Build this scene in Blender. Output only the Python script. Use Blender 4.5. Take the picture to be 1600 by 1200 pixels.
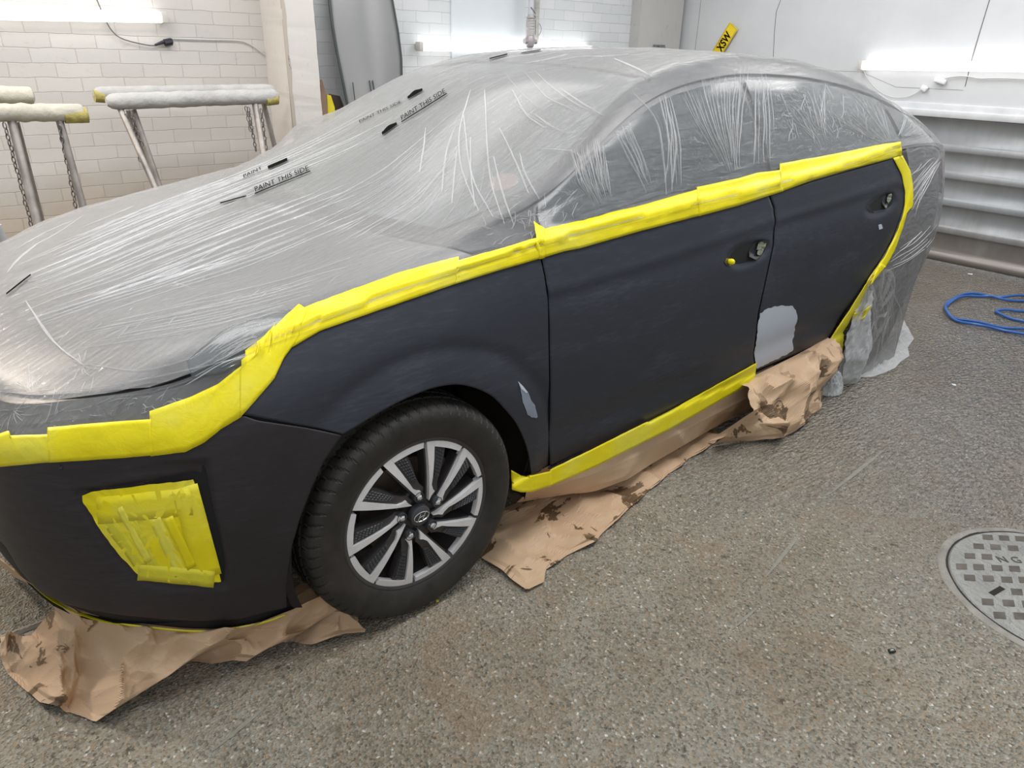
import bpy, bmesh, math, random
import numpy as np
from mathutils import Vector, Matrix, noise
from mathutils.bvhtree import BVHTree

for o in list(bpy.data.objects): bpy.data.objects.remove(o)
scene = bpy.context.scene
COL = scene.collection
PI = math.pi

# ------------------------------------------------------------------ camera
CAM = np.array([-0.8862, -2.22762, 1.42628])
RM = np.array([[0.7496313592570323, -0.6613964533142505, 0.02464866653157387],
               [-0.25864402023761035, -0.3270227059707093, -0.9089331221684692],
               [0.6092258169297988, 0.6749895416396653, -0.41621271324083037]])   # rows: right, down, forward
FPX = 1129.97
cd = bpy.data.cameras.new('camera'); cam = bpy.data.objects.new('camera', cd); COL.objects.link(cam)
cd.sensor_width = 36; cd.lens = FPX / 1600 * 36; cd.clip_start = .02
mw = Matrix.Identity(4)
for r_ in range(3):
    mw[r_][0] = RM[0][r_]; mw[r_][1] = -RM[1][r_]; mw[r_][2] = -RM[2][r_]; mw[r_][3] = CAM[r_]
cam.matrix_world = mw
scene.camera = cam

# ------------------------------------------------------------------ world, exposure
w = bpy.data.worlds.new('workshop_air'); scene.world = w; w.use_nodes = True
w.node_tree.nodes['Background'].inputs[0].default_value = (.86, .93, 1, 1)
w.node_tree.nodes['Background'].inputs[1].default_value = .50
vs = scene.view_settings
vs.view_transform = 'Standard'; vs.look = 'None'; vs.gamma = 1; vs.use_curve_mapping = False
vs.exposure = 0.0
scene.cycles.max_bounces = 10; scene.cycles.transparent_max_bounces = 24
scene.cycles.diffuse_bounces = 3; scene.cycles.glossy_bounces = 3; scene.cycles.transmission_bounces = 4
scene.cycles.caustics_reflective = False; scene.cycles.caustics_refractive = False

LAMPS = [  # area lights where the ceiling tubes of the bay hang: (x, y, z, length, width, yaw, power)
    (-.2, -1.3, 2.9, 1.6, .9, 0, 30), (1.9, -1.5, 2.9, 1.6, .9, 0, 36), (4.5, -1.0, 2.9, 1.6, .9, 0, 36),
    (-.6, 1.2, 2.9, 1.6, .9, 0, 44), (1.6, 1.3, 2.9, 1.6, .9, 0, 30), (3.8, 1.0, 2.9, 1.6, .9, 0, 30)]
for k, (x, y, z, L, W, a, P) in enumerate(LAMPS):
    ld = bpy.data.lights.new('ceiling_tube_light', 'AREA'); ld.shape = 'RECTANGLE'; ld.size = L; ld.size_y = W; ld.energy = P
    ld.color = (1, .99, .97)
    lo = bpy.data.objects.new('ceiling_tube_light', ld); COL.objects.link(lo); lo.location = (x, y, z); lo.rotation_euler = (0, 0, a)
ld = bpy.data.lights.new('warm_bay_lamp', 'AREA'); ld.size = .30; ld.energy = 75; ld.color = (1, .88, .74)
lo = bpy.data.objects.new('warm_bay_lamp', ld); COL.objects.link(lo); lo.location = (-2.1, 2.45, 2.72)
lo.rotation_euler = (Vector((-.7, -.3, .7)) - Vector((-2.1, 2.45, 2.72))).to_track_quat('-Z', 'Y').to_euler()
ld = bpy.data.lights.new('camera_fill_spot', 'SPOT'); ld.energy = 9; ld.spot_size = 1.5; ld.spot_blend = .6; ld.shadow_soft_size = .02; ld.color = (1, .93, .82)  # unseen fill spot at the camera, added for weak front light
lo = bpy.data.objects.new('camera_fill_spot', ld); COL.objects.link(lo); lo.matrix_world = mw @ Matrix.Translation((.0, .05, .0))

# ------------------------------------------------------------------ camera geometry helpers
def ray(x, y):
    d = RM.T @ np.array([(x - 800) / FPX, (y - 600) / FPX, 1.0]); return d / np.linalg.norm(d)
def proj(P):
    q = (np.asarray(P) - CAM) @ RM.T
    return np.stack([800 + FPX * q[..., 0] / q[..., 2], 600 + FPX * q[..., 1] / q[..., 2]], -1)
def onz(x, y, z=0.):
    d = ray(x, y); return CAM + d * (z - CAM[2]) / d[2]
def onax(x, y, ax, v):
    d = ray(x, y); return CAM + d * (v - CAM[ax]) / d[ax]

# ------------------------------------------------------------------ body surface control nets
ROWS = [
[(-.55,-.75,.785),(-.62,-.70,.77),(-.70,-.62,.75),(-.76,-.53,.735),(-.80,-.42,.728),(-.84,-.25,.72),(-.86,0,.72)],
[(-.48,-.78,.80),(-.55,-.70,.80),(-.63,-.60,.785),(-.69,-.51,.775),(-.74,-.40,.77),(-.78,-.22,.77),(-.79,0,.77)],
[(-.35,-.815,.84),(-.40,-.73,.85),(-.46,-.62,.85),(-.50,-.52,.85),(-.53,-.40,.852),(-.56,-.2,.855),(-.57,0,.857)],
[(-.1,-.84,.885),(-.13,-.76,.90),(-.15,-.64,.905),(-.17,-.53,.91),(-.19,-.40,.917),(-.21,-.2,.925),(-.22,0,.928)],
[(.15,-.845,.92),(.12,-.79,.94),(.10,-.68,.95),(.06,-.58,.957),(.03,-.42,.968),(0,-.2,.975),(0,0,.978)],
[(.32,-.848,.938),(.30,-.81,.955),(.28,-.76,.965),(.24,-.68,.975),(.17,-.5,.985),(.12,-.25,.99),(.10,0,.99)],
[(.50,-.85,.955),(.52,-.815,.98),(.53,-.78,1.02),(.56,-.725,1.08),(.50,-.58,1.10),(.46,-.3,1.13),(.44,0,1.14)],
[(.9,-.853,.98),(.9,-.81,1.02),(.92,-.745,1.14),(.93,-.655,1.265),(.88,-.55,1.285),(.84,-.28,1.31),(.82,0,1.32)],
[(1.15,-.855,.99),(1.15,-.81,1.03),(1.16,-.73,1.20),(1.17,-.615,1.35),(1.15,-.53,1.37),(1.14,-.28,1.39),(1.13,0,1.395)],
[(1.45,-.855,.998),(1.45,-.81,1.04),(1.45,-.72,1.23),(1.45,-.60,1.398),(1.45,-.52,1.417),(1.45,-.28,1.433),(1.45,0,1.438)],
[(1.75,-.855,1.013),(1.75,-.81,1.05),(1.75,-.715,1.24),(1.75,-.595,1.413),(1.75,-.52,1.431),(1.75,-.28,1.443),(1.75,0,1.447)],
[(2.2,-.85,1.04),(2.2,-.805,1.075),(2.2,-.715,1.235),(2.2,-.60,1.39),(2.2,-.52,1.408),(2.2,-.28,1.42),(2.2,0,1.425)],
[(2.65,-.84,1.075),(2.65,-.80,1.10),(2.65,-.72,1.21),(2.65,-.615,1.325),(2.65,-.53,1.345),(2.65,-.28,1.365),(2.65,0,1.37)],
[(3.05,-.83,1.075),(3.05,-.79,1.10),(3.05,-.725,1.16),(3.05,-.635,1.225),(3.05,-.54,1.245),(3.05,-.28,1.265),(3.05,0,1.27)],
[(3.27,-.80,1.045),(3.29,-.765,1.07),(3.31,-.71,1.10),(3.32,-.645,1.135),(3.32,-.55,1.15),(3.32,-.28,1.17),(3.32,0,1.175)],
[(3.40,-.765,1.01),(3.45,-.69,1.01),(3.48,-.60,1.01),(3.50,-.52,1.01),(3.52,-.4,1.01),(3.54,-.22,1.01),(3.55,0,1.01)]]
PLAN = [(-.90,0),(-.885,-.27),(-.86,-.45),(-.82,-.58),(-.75,-.69),(-.66,-.77),(-.57,-.825),(-.49,-.855),(-.35,-.885),(-.1,-.905),
        (.15,-.905),(.32,-.90),(.5,-.90),(.9,-.905),(1.15,-.908),(1.45,-.91),(1.75,-.91),(2.2,-.91),(2.65,-.91),(3.05,-.90),
        (3.30,-.865),(3.44,-.80),(3.50,-.71),(3.53,-.60),(3.55,-.5),(3.57,-.4),(3.59,-.22),(3.60,0)]
ZB = {0:.235,1:.235,2:.23,3:.222,4:.208,5:.19,6:.168,7:.152,8:.145,9:.19}
ROWS = np.array(ROWS, float); PLAN = np.array(PLAN, float)
TOP = np.concatenate([ROWS[0][::-1], ROWS[1:15, 0], ROWS[15]]); NS = len(TOP)
def cr(P, t):
    P = np.asarray(P, float); n = len(P); t = np.clip(np.asarray(t, float), 0, n - 1); i = np.minimum(t.astype(int), n - 2); f = t - i
    sh = (...,) + (None,) * (P.ndim - 1)
    g = lambda k: np.where((k < 0)[sh], 2 * P[0] - P[1], np.where((k > n - 1)[sh], 2 * P[-1] - P[-2], P[np.clip(k, 0, n - 1)]))
    a, b, c, d = g(i - 1), g(i), g(i + 1), g(i + 2); f = f[sh]
    return .5 * (2 * b + (c - a) * f + (2 * a - 5 * b + 4 * c - d) * f ** 2 + (3 * b - a - 3 * c + d) * f ** 3)
RING = np.zeros((NS, 7, 3))
for s in range(NS):
    t_, q_ = TOP[s], PLAN[s]; inn = t_[:2] - q_; L_ = np.linalg.norm(inn); inn = inn / L_
    fr = min(max((t_[2] - .72) / .25, 0), 1)
    zz = [ZB.get(s, .20 + .03 * fr), .27 + .05 * fr, .38 + .07 * fr, .48 + .10 * fr, .57 + .15 * fr, .65 + .2 * fr, t_[2]]
    dd = [.05, .02, .005, 0, .004, min(.02, L_ * .5), L_]
    for v in range(7): RING[s, v] = (*(q_ + inn * dd[v]), zz[v])
def ring(s, v):
    A = cr(RING, s); return cr(A.transpose(1, 0, 2), v).transpose(1, 0, 2)
def upper(i, j):
    A = cr(ROWS, i); return cr(A.transpose(1, 0, 2), j).transpose(1, 0, 2)
def normals(G):
    du = np.gradient(G, axis=0); dv = np.gradient(G, axis=1)
    n = np.cross(du, dv); n /= np.linalg.norm(n, axis=-1, keepdims=True) + 1e-12
    return n
def outward(G, N):
    c = np.array([1.3, 0, .5]); s = np.sign(((G - c) * [.35, 1, 1.2] * N).sum(-1, keepdims=True)); 
    if np.mean(s) < 0: return -N
    return N
def X2S(x):   # ring station on the flank for a given x
    xs = PLAN[7:20, 0]; return np.interp(x, xs, np.arange(7, 20))

# ------------------------------------------------------------------ object helpers
def tag(o, label=None, cat=None, group=None, kind=None):
    if label: o['label'] = label
    if cat: o['category'] = cat
    if group: o['group'] = group
    if kind: o['kind'] = kind
    return o
def empty(name, loc=(0, 0, 0), parent=None):
    o = bpy.data.objects.new(name, None); COL.objects.link(o); o.location = loc; o.empty_display_size = .1
    if parent: o.parent = parent
    return o
def mesh_obj(name, verts, faces, mats, parent=None, smooth=True, fmat=None, uv=None):
    me = bpy.data.meshes.new(name); me.from_pydata([tuple(v) for v in verts], [], [tuple(f) for f in faces])
    mats = mats if isinstance(mats, (list, tuple)) else [mats]
    for m in mats: me.materials.append(m)
    if fmat is not None: me.polygons.foreach_set('material_index', np.array(fmat, dtype=np.int32))
    me.polygons.foreach_set('use_smooth', np.full(len(me.polygons), smooth))
    me.update()
    o = bpy.data.objects.new(name, me); COL.objects.link(o)
    if parent: o.parent = parent
    return o
def grid_faces(nu, nv, flip=False, off=0):
    F = []
    for i in range(nu - 1):
        for j in range(nv - 1):
            a = off + i * nv + j; f = (a, a + nv, a + nv + 1, a + 1)
            F.append(f[::-1] if flip else f)
    return F
def solid(o, t, off=-1, rim=True):
    m = o.modifiers.new('thickness', 'SOLIDIFY'); m.thickness = t; m.offset = off; m.use_rim = rim; return o
class MB:
    def __init__(s): s.v = []; s.f = []; s.m = []
    def add(s, V, F, mi=0):
        o = len(s.v); s.v += [tuple(v) for v in V]; s.f += [tuple(k + o for k in f) for f in F]; s.m += [mi] * len(F)
    def box(s, c, d, M=None, mi=0, bev=0):
        c = np.array(c, float); d = np.array(d, float) / 2
        if bev <= 0:
            V = [np.array([x, y, z]) * d for x in (-1, 1) for y in (-1, 1) for z in (-1, 1)]
            F = [(0, 1, 3, 2), (4, 6, 7, 5), (0, 4, 5, 1), (2, 3, 7, 6), (0, 2, 6, 4), (1, 5, 7, 3)]
        else:
            bm = bmesh.new(); bmesh.ops.create_cube(bm, size=1)
            for v in bm.verts: v.co = Vector(v.co[k] * d[k] * 2 for k in range(3))
            bmesh.ops.bevel(bm, geom=list(bm.edges), offset=bev, segments=2, affect='EDGES', profile=.5)
            bm.verts.index_update(); V = [np.array(v.co) for v in bm.verts]; F = [[v.index for v in f.verts] for f in bm.faces]; bm.free()
        if M is not None: V = [np.array(M @ Vector(v)) for v in V]
        s.add([v + c for v in V], F, mi); return s
    def tube(s, pts, r, n=10, mi=0, cap=True, closed=False):
        P = [Vector(p) for p in pts]; V = []; m = len(P); up = Vector((0, 0, 1))
        rr = r if isinstance(r, (list, tuple, np.ndarray)) else [r] * m
        a = None
        for k in range(m):
            if closed: t = P[(k + 1) % m] - P[k - 1]
            else: t = P[min(k + 1, m - 1)] - P[max(k - 1, 0)]
            t.normalize()
            if a is None: a = t.orthogonal().normalized()
            else: a = (a - t * a.dot(t)).normalized()
            b = t.cross(a)
            for q in range(n):
                an = 2 * PI * q / n; V.append(P[k] + (a * math.cos(an) + b * math.sin(an)) * rr[k])
        F = []
        for k in range(m if closed else m - 1):
            for q in range(n):
                k2 = (k + 1) % m; F.append((k * n + q, k * n + (q + 1) % n, k2 * n + (q + 1) % n, k2 * n + q))
        if cap and not closed: F += [tuple(range(n))[::-1], tuple((m - 1) * n + q for q in range(n))]
        s.add(V, F, mi); return s
    def lathe(s, prof, c, ax, n=48, mi=0, ref=None, fn=None):
        """profile of (r, h) around axis ax at c"""
        ax = Vector(ax).normalized(); a = (Vector(ref) if ref else ax.orthogonal()); a = (a - ax * a.dot(ax)).normalized(); b = ax.cross(a)
        V = []; m = len(prof)
        for q in range(n):
            an = 2 * PI * q / n
            for k, (r, h) in enumerate(prof):
                if fn: r, h = fn(q, k, r, h)
                V.append(Vector(c) + ax * h + (a * math.cos(an) + b * math.sin(an)) * r)
        F = [(q * m + k, q * m + k + 1, ((q + 1) % n) * m + k + 1, ((q + 1) % n) * m + k) for q in range(n) for k in range(m - 1)]
        s.add(V, F, mi); return s
    def build(s, name, mats, parent=None, smooth=True, angle=None):
        o = mesh_obj(name, s.v, s.f, mats, parent, smooth, s.m)
        if smooth: 
            bm = bmesh.new(); bm.from_mesh(o.data); bmesh.ops.recalc_face_normals(bm, faces=bm.faces)
            an = math.radians(angle or 35)
            for e in bm.edges:
                if len(e.link_faces) == 2 and e.calc_face_angle(0) > an: e.smooth = False
            bm.to_mesh(o.data); bm.free()
        return o

# ------------------------------------------------------------------ materials
def newmat(name):
    m = bpy.data.materials.new(name); m.use_nodes = True; nt = m.node_tree
    return m, nt, nt.nodes['Principled BSDF']
def N(nt, t, **k):
    n = nt.nodes.new(t)
    for a, b in k.items():
        if a in n.inputs: n.inputs[a].default_value = b
        else: setattr(n, a, b)
    return n
def objco(nt, scale=(1, 1, 1), rot=(0, 0, 0), loc=(0, 0, 0)):
    tc = nt.nodes.new('ShaderNodeTexCoord'); mp = nt.nodes.new('ShaderNodeMapping')
    mp.inputs['Scale'].default_value = scale; mp.inputs['Rotation'].default_value = rot; mp.inputs['Location'].default_value = loc
    nt.links.new(tc.outputs['Object'], mp.inputs[0]); return mp.outputs[0]
def noisen(nt, vec, scale, detail=4, rough=.55, dist=0):
    n = N(nt, 'ShaderNodeTexNoise', Scale=scale, Detail=detail, Roughness=rough, Distortion=dist); nt.links.new(vec, n.inputs['Vector']); return n.outputs[0]
def ramp(nt, fac, stops, interp='LINEAR'):
    r = nt.nodes.new('ShaderNodeValToRGB'); cr_ = r.color_ramp; cr_.interpolation = interp
    while len(cr_.elements) < len(stops): cr_.elements.new(.5)
    for e, (p, c) in zip(cr_.elements, stops): e.position = p; e.color = c if len(c) == 4 else (*c, 1)
    nt.links.new(fac, r.inputs[0]); return r.outputs[0]
def g(v): return (v, v, v, 1)
def mixc(nt, fac, a, b, mode='MIX'):
    m = nt.nodes.new('ShaderNodeMix'); m.data_type = 'RGBA'; m.blend_type = mode
    for s_, v in ((0, fac), (6, a), (7, b)):
        if hasattr(v, 'is_linked') or isinstance(v, bpy.types.NodeSocket): nt.links.new(v, m.inputs[s_])
        else: m.inputs[s_].default_value = v
    return m.outputs[2]
def bump(nt, h, strength, dist, nrm=None):
    b = N(nt, 'ShaderNodeBump', Strength=strength, Distance=dist); nt.links.new(h, b.inputs['Height'])
    if nrm: nt.links.new(nrm, b.inputs['Normal'])
    return b.outputs[0]
def mth(nt, op, a, b=None, c=None):
    n = nt.nodes.new('ShaderNodeMath'); n.operation = op
    for k, v in enumerate((a, b, c)):
        if v is None: continue
        if isinstance(v, (int, float)): n.inputs[k].default_value = v
        else: nt.links.new(v, n.inputs[k])
    return n.outputs[0]
def plain(name, col, rough=.5, metal=0, spec=.5, var=.12, vs_=8, bmp=0, bs=60):
    m, nt, b = newmat(name); v = objco(nt)
    n = noisen(nt, v, vs_, 5)
    c = ramp(nt, n, [(.25, tuple(k * (1 - var) for k in col)), (.75, tuple(min(k * (1 + var), 1) for k in col))])
    nt.links.new(c, b.inputs['Base Color']); b.inputs['Roughness'].default_value = rough; b.inputs['Metallic'].default_value = metal
    b.inputs['Specular IOR Level'].default_value = spec
    if bmp: nt.links.new(bump(nt, noisen(nt, v, bs, 4), bmp, .01), b.inputs['Normal'])
    return m
def m_primer(name, col, haze, stretch=(1, 1, 3)):
    m, nt, b = newmat(name); v = objco(nt, stretch)
    n1 = noisen(nt, v, 2.2, 6, .62, .6); n2 = noisen(nt, objco(nt, (2, 2, 14), (0, .25, 0)), 9, 6, .7, .3)
    f = mth(nt, 'MULTIPLY', mth(nt, 'ADD', n1, n2), .5)
    c = ramp(nt, f, [(.36, col), (.52, tuple(k * 1.25 for k in col)), (.68, haze)])
    nt.links.new(c, b.inputs['Base Color'])
    r = ramp(nt, n1, [(.3, g(.42)), (.7, g(.58))]); nt.links.new(r, b.inputs['Roughness'])
    b.inputs['Specular IOR Level'].default_value = .42
    nt.links.new(bump(nt, n2, .05, .002), b.inputs['Normal'])
    return m
M_primer = m_primer('satin_dark_primer', (.024, .027, .037), (.055, .061, .080))
M_bumper = m_primer('flatted_black_bumper', (.021, .018, .021), (.042, .036, .042), (1, 1, 1.5))
M_shut = plain('shut_line_black', (.006, .006, .007), .8)
M_silver = plain('silver_car_paint', (.125, .12, .12), .32, .45, .5, .05)
M_glass = plain('tinted_car_glass', (.055, .065, .068), .12, 0, .8, .05)
M_screen = plain('windscreen_glass', (.15, .175, .17), .15, 0, .8, .05)
M_trim = plain('black_plastic_trim', (.03, .026, .027), .5)
M_filler = plain('pale_grey_filler', (.56, .60, .68), .5, 0, .3, .03, 3)
M_filler2 = plain('blue_grey_primer_patch', (.24, .27, .33), .5, 0, .3, .12, 20)
M_tyre = None
def m_tape():
    m, nt, b = newmat('yellow_masking_tape'); v = objco(nt)
    n1 = noisen(nt, v, 5, 3); n2 = noisen(nt, v, 60, 4, .7)
    c = ramp(nt, n1, [(.35, (.86, .72, .006)), (.5, (.93, .80, .012)), (.62, (.90, .80, .06))])
    c2 = mixc(nt, ramp(nt, n2, [(.55, g(0)), (.75, g(.3))]), c, (.70, .62, .03, 1))
    nt.links.new(c2, b.inputs['Base Color']); b.inputs['Roughness'].default_value = .42
    b.inputs['Specular IOR Level'].default_value = .35
    nt.links.new(bump(nt, noisen(nt, v, 35, 5, .6, 1.2), .35, .004), b.inputs['Normal'])
    return m
M_tape = m_tape()
def m_tape2(name, col):
    return plain(name, col, .45, 0, .35, .06, 12, .25, 40)
M_tape_thin = m_tape2('single_layer_tape', (.76, .69, .045))
M_tape_pale = m_tape2('pale_layered_tape', (.88, .80, .09))
def m_paper():
    m, nt, b = newmat('brown_masking_paper'); v = objco(nt)
    n1 = noisen(nt, v, 3.5, 5); base = ramp(nt, n1, [(.3, (.54, .37, .235)), (.7, (.64, .455, .30))])
    st = noisen(nt, objco(nt, loc=(3.1, 1.7, 0)), 5.2, 5, .62, 1.6)
    wet = ramp(nt, st, [(.565, g(0)), (.58, g(1))])
    att = N(nt, 'ShaderNodeAttribute', attribute_name='damp'); wet2 = mth(nt, 'MULTIPLY', wet, att.outputs['Fac'])
    c = mixc(nt, wet2, base, (.155, .095, .05, 1))
    nt.links.new(c, b.inputs['Base Color'])
    nt.links.new(mth(nt, 'SUBTRACT', .62, mth(nt, 'MULTIPLY', wet2, .3)), b.inputs['Roughness']); b.inputs['Specular IOR Level'].default_value = .35
    nt.links.new(bump(nt, noisen(nt, v, 45, 5), .25, .003), b.inputs['Normal'])
    return m
M_paper = m_paper()
def m_film(name, alpha, tint, rough=.22, edge=.45, bs=1.0, clear=None):
    m, nt, b = newmat(name); out = nt.nodes['Material Output']
    tr = nt.nodes.new('ShaderNodeBsdfTransparent'); mx = nt.nodes.new('ShaderNodeMixShader')
    lw = N(nt, 'ShaderNodeLayerWeight', Blend=.35)
    b.inputs['Base Color'].default_value = (*tint, 1); b.inputs['Roughness'].default_value = rough; b.inputs['Specular IOR Level'].default_value = .6
    v = objco(nt); 
    b.inputs['IOR'].default_value = 1.65
    n1 = noisen(nt, objco(nt, (1.2, 9, 2), (0, 0, -.5)), 9, 5, .6, .5); n2 = noisen(nt, v, 46, 4, .6, 1.0)
    h = mth(nt, 'ADD', mth(nt, 'MULTIPLY', n1, 1.0), mth(nt, 'MULTIPLY', n2, .12))
    nt.links.new(bump(nt, h, .5 * bs, .02), b.inputs['Normal'])
    if clear:
        at = N(nt, 'ShaderNodeAttribute', attribute_name='clarity').outputs['Fac']
        cc = mixc(nt, at, (*tint, 1), (*clear[1], 1)); nt.links.new(cc, b.inputs['Base Color'])
        alpha = mth(nt, 'ADD', alpha, mth(nt, 'MULTIPLY', at, clear[0] - alpha))
        nt.links.new(mth(nt, 'SUBTRACT', rough, mth(nt, 'MULTIPLY', at, rough - .13)), b.inputs['Roughness'])
    f = mth(nt, 'ADD', alpha, mth(nt, 'MULTIPLY', lw.outputs['Facing'], edge)); f.node.use_clamp = True
    nt.links.new(f, mx.inputs[0]); nt.links.new(tr.outputs[0], mx.inputs[1]); nt.links.new(b.outputs[0], mx.inputs[2])
    nt.links.new(mx.outputs[0], out.inputs[0])
    return m
M_film = m_film('milky_masking_film', .43, (.41, .405, .40), .22, .27, 1.2, (.19, (.42, .43, .45)))
M_fold = m_film('masking_film_fold', .24, (.82, .82, .83), .12, .42, .25)
M_filmclear = m_film('clear_masking_film', .17, (.42, .43, .45), .14, .30, 1.5)
M_filmskirt = m_film('grey_masking_film_skirt', .40, (.50, .51, .53), .22, .30, 1.0)
M_ink = plain('black_print_ink', (.008, .008, .008), 1., 0, .02)

# ================================================================== CAR
CAR = empty('car', (1.3, 0, 0))
tag(CAR, 'dark primer-coated hatchback car masked with yellow tape for respraying', 'car')
CARX = 1.3
def cmesh(name, V, F, mats, parent=None, **k):
    """mesh in world coordinates made a child of the car"""
    o = mesh_obj(name, [(v[0], v[1], v[2]) for v in V], F, mats, None, **k)
    o.parent = parent or CAR
    if parent is None: o.matrix_parent_inverse = Matrix.Translation((-CARX, 0, 0))
    return o
def inv(o): o.matrix_parent_inverse = Matrix.Translation((-CARX, 0, 0)); return o

# dense base surface -> ray target
SS = np.linspace(0, 27, 541); VV = np.linspace(0, 6, 61)
GR = ring(SS, VV); NR = outward(GR, normals(GR))
II = np.linspace(0, 15, 301); JJ = np.linspace(0, 6, 91)
GU = upper(II, JJ); NU_ = outward(GU, normals(GU))
def bvh_of(*grids):
    V = []; F = []
    for G_ in grids:
        a, b_ = G_.shape[:2]; F += grid_faces(a, b_, off=len(V)); V += [tuple(q) for q in G_.reshape(-1, 3)]
    return BVHTree.FromPolygons([Vector(v) for v in V], F)
GUM = GU * [1, -1, 1]
BV = bvh_of(GR, GU, GUM)
CAMV = Vector(CAM)
def hit(x, y, bv=None, off=0.):
    bv = bv or BV; d = Vector(ray(x, y)); loc, nrm, _, _ = bv.ray_cast(CAMV, d)
    if loc is None:
        p = Vector(onax(x, y, 1, -.87)); loc, nrm, _, _ = bv.find_nearest(p)
    if nrm.dot(d) > 0: nrm = -nrm
    return np.array(loc + nrm * off), np.array(nrm)
def resample(P, n):
    P = np.array(P, float); d = np.r_[0, np.cumsum(np.linalg.norm(np.diff(P, axis=0), axis=1))]
    t = np.linspace(0, d[-1], n); return np.stack([np.interp(t, d, P[:, k]) for k in range(P.shape[1])], 1)
def soft(P, it=2):
    P = np.array(P, float)
    for _ in range(it):
        Q = [P[0]]
        for a, b_ in zip(P[:-1], P[1:]): Q += [a * .75 + b_ * .25, a * .25 + b_ * .75]
        P = np.array(Q + [P[-1]])
    return P
def patch_grid(A, B, nu, nv, off, bv=None, fn=None, zfix=True):
    """ruled in the picture plane between lines A and B, cast on to the bodywork"""
    A = resample(A, nu); B = resample(B, nu); G_ = np.zeros((nu, nv, 3))
    for i in range(nu):
        for j in range(nv):
            t = j / (nv - 1); x, y = A[i] * (1 - t) + B[i] * t
            o_ = off(i / (nu - 1), t) if callable(off) else off
            p, n = hit(x, y, bv)
            if fn: o_ += fn(x, y, p)
            G_[i, j] = p + n * o_
    return G_
def smoothg(G_, it=1):
    for _ in range(it):
        H = G_.copy(); H[1:-1, 1:-1] = .5 * G_[1:-1, 1:-1] + .125 * (G_[:-2, 1:-1] + G_[2:, 1:-1] + G_[1:-1, :-2] + G_[1:-1, 2:]); G_ = H
    return G_
def face_flip(G_):
    a = G_[len(G_) // 2, G_.shape[1] // 2]; b_ = G_[len(G_) // 2 + 1, G_.shape[1] // 2]; c = G_[len(G_) // 2, G_.shape[1] // 2 + 1]
    return np.dot(np.cross(b_ - a, c - a), CAM - a) < 0
def patch(name, A, B, nu, nv, off, mat, parent=None, fn=None, thick=None, bv=None, sm=2, world=False):
    G_ = smoothg(patch_grid(A, B, nu, nv, off, bv, fn), sm)
    F = grid_faces(nu, nv, flip=face_flip(G_))
    o = mesh_obj(name, G_.reshape(-1, 3), F, mat) if world else cmesh(name, G_.reshape(-1, 3), F, mat, parent)
    if thick: solid(o, thick)
    return o

# --- inner shell: black below the masking line, silver above; wheel openings cut out
ZT = np.array([.60,.60,.605,.615,.63,.655,.66,.70,.80,.875,.905,.915,.925,.945,.965,.98,.985,1.0,1.04,0,0,0,0,0,0,0,0,0])
ARCH = [(.03, .29, .385), (2.70, .30, .375)]
def shell(mirror):
    G_ = GR - NR * .009
    if mirror: G_ = G_ * [1, -1, 1]
    V = G_.reshape(-1, 3); F = []; fm = []
    for f in grid_faces(*G_.shape[:2], flip=mirror):
        c = V[list(f)].mean(0)
        if any((c[0] - ax) ** 2 + (c[2] - az) ** 2 < ar ** 2 for ax, az, ar in ARCH): continue
        s_ = f[0] // len(VV); zt = np.interp(SS[s_], np.arange(28), ZT)
        if 17.2 < SS[s_] < 18.3: zt = np.interp(c[0], [2.28, 2.45, 2.6, 2.68], [.3, .55, .8, 1.04]) if c[2] < np.interp(c[0], [2.28, 2.45, 2.6, 2.68], [.3, .55, .8, 1.04]) and False else zt
        F.append(f); fm.append(0 if (c[2] < zt and not mirror and c[0] < 2.66 and c[2] > np.interp(c[0], [2.24, 2.30, 2.42, 2.60, 2.66], [0, .30, .42, .70, .86])) else 1)
    o = cmesh('body_shell', V, F, [M_shut, M_silver], fmat=fm); solid(o, .004)
    return o
shell(False); shell(True)
# upper shell
for mir in (1, -1):
    G_ = (GU - NU_ * .006) * [1, mir, 1]
    o = cmesh('upper_shell', G_.reshape(-1, 3), grid_faces(*G_.shape[:2], flip=mir < 0), M_silver); solid(o, .004)
# underbody pan
b = MB(); rb = ring(np.linspace(0, 27, 60), np.array([0.]))[:, 0]
V = [(*p[:2], .205) for p in rb] + [(p[0], -p[1], .205) for p in rb[::-1]]
def inarch(p): return any(abs(p[0] - ax) < .36 for ax, _, _ in ARCH)
V = [(p[0], p[1] * (.66 if inarch(p) else 1), p[2]) for p in V]
nb = len(rb)
b.add(V, [(k, k + 1, 2 * nb - 2 - k, 2 * nb - 1 - k) for k in range(nb - 1)]); inv(b.build('underbody', M_shut, CAR, smooth=False))

def upanel(name, i0, i1, j0, j1, mat, off=.0, ni=None, nj=None, full=False, thick=.0, label=None):
    ni = ni or max(int((i1 - i0) * 14), 6); nj = nj or max(int((j1 - j0) * 12), 5)
    ii = np.linspace(i0, i1, ni); 
    G_ = upper(ii, np.linspace(j0, j1, nj)); n = outward(G_, normals(G_)); G_ = G_ + n * off
    if full: G_ = np.concatenate([G_, (G_[:, ::-1] * [1, -1, 1])[:, 1:]], 1)
    V = G_.reshape(-1, 3); o = cmesh(name, V, grid_faces(*G_.shape[:2]), mat)
    if thick: solid(o, thick)
    if label: o['label'] = label
    if not full:
        o2 = o.copy(); COL.objects.link(o2); o2.data = o.data.copy()
        for v in o2.data.vertices: v.co.y *= -1
        o2.data.flip_normals()
    return o
upanel('bonnet', .35, 4.72, .22, 6, M_silver, .002, full=True)
upanel('cowl_trim', 4.78, 5.15, 1.3, 6, M_trim, .004, full=True)
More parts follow.
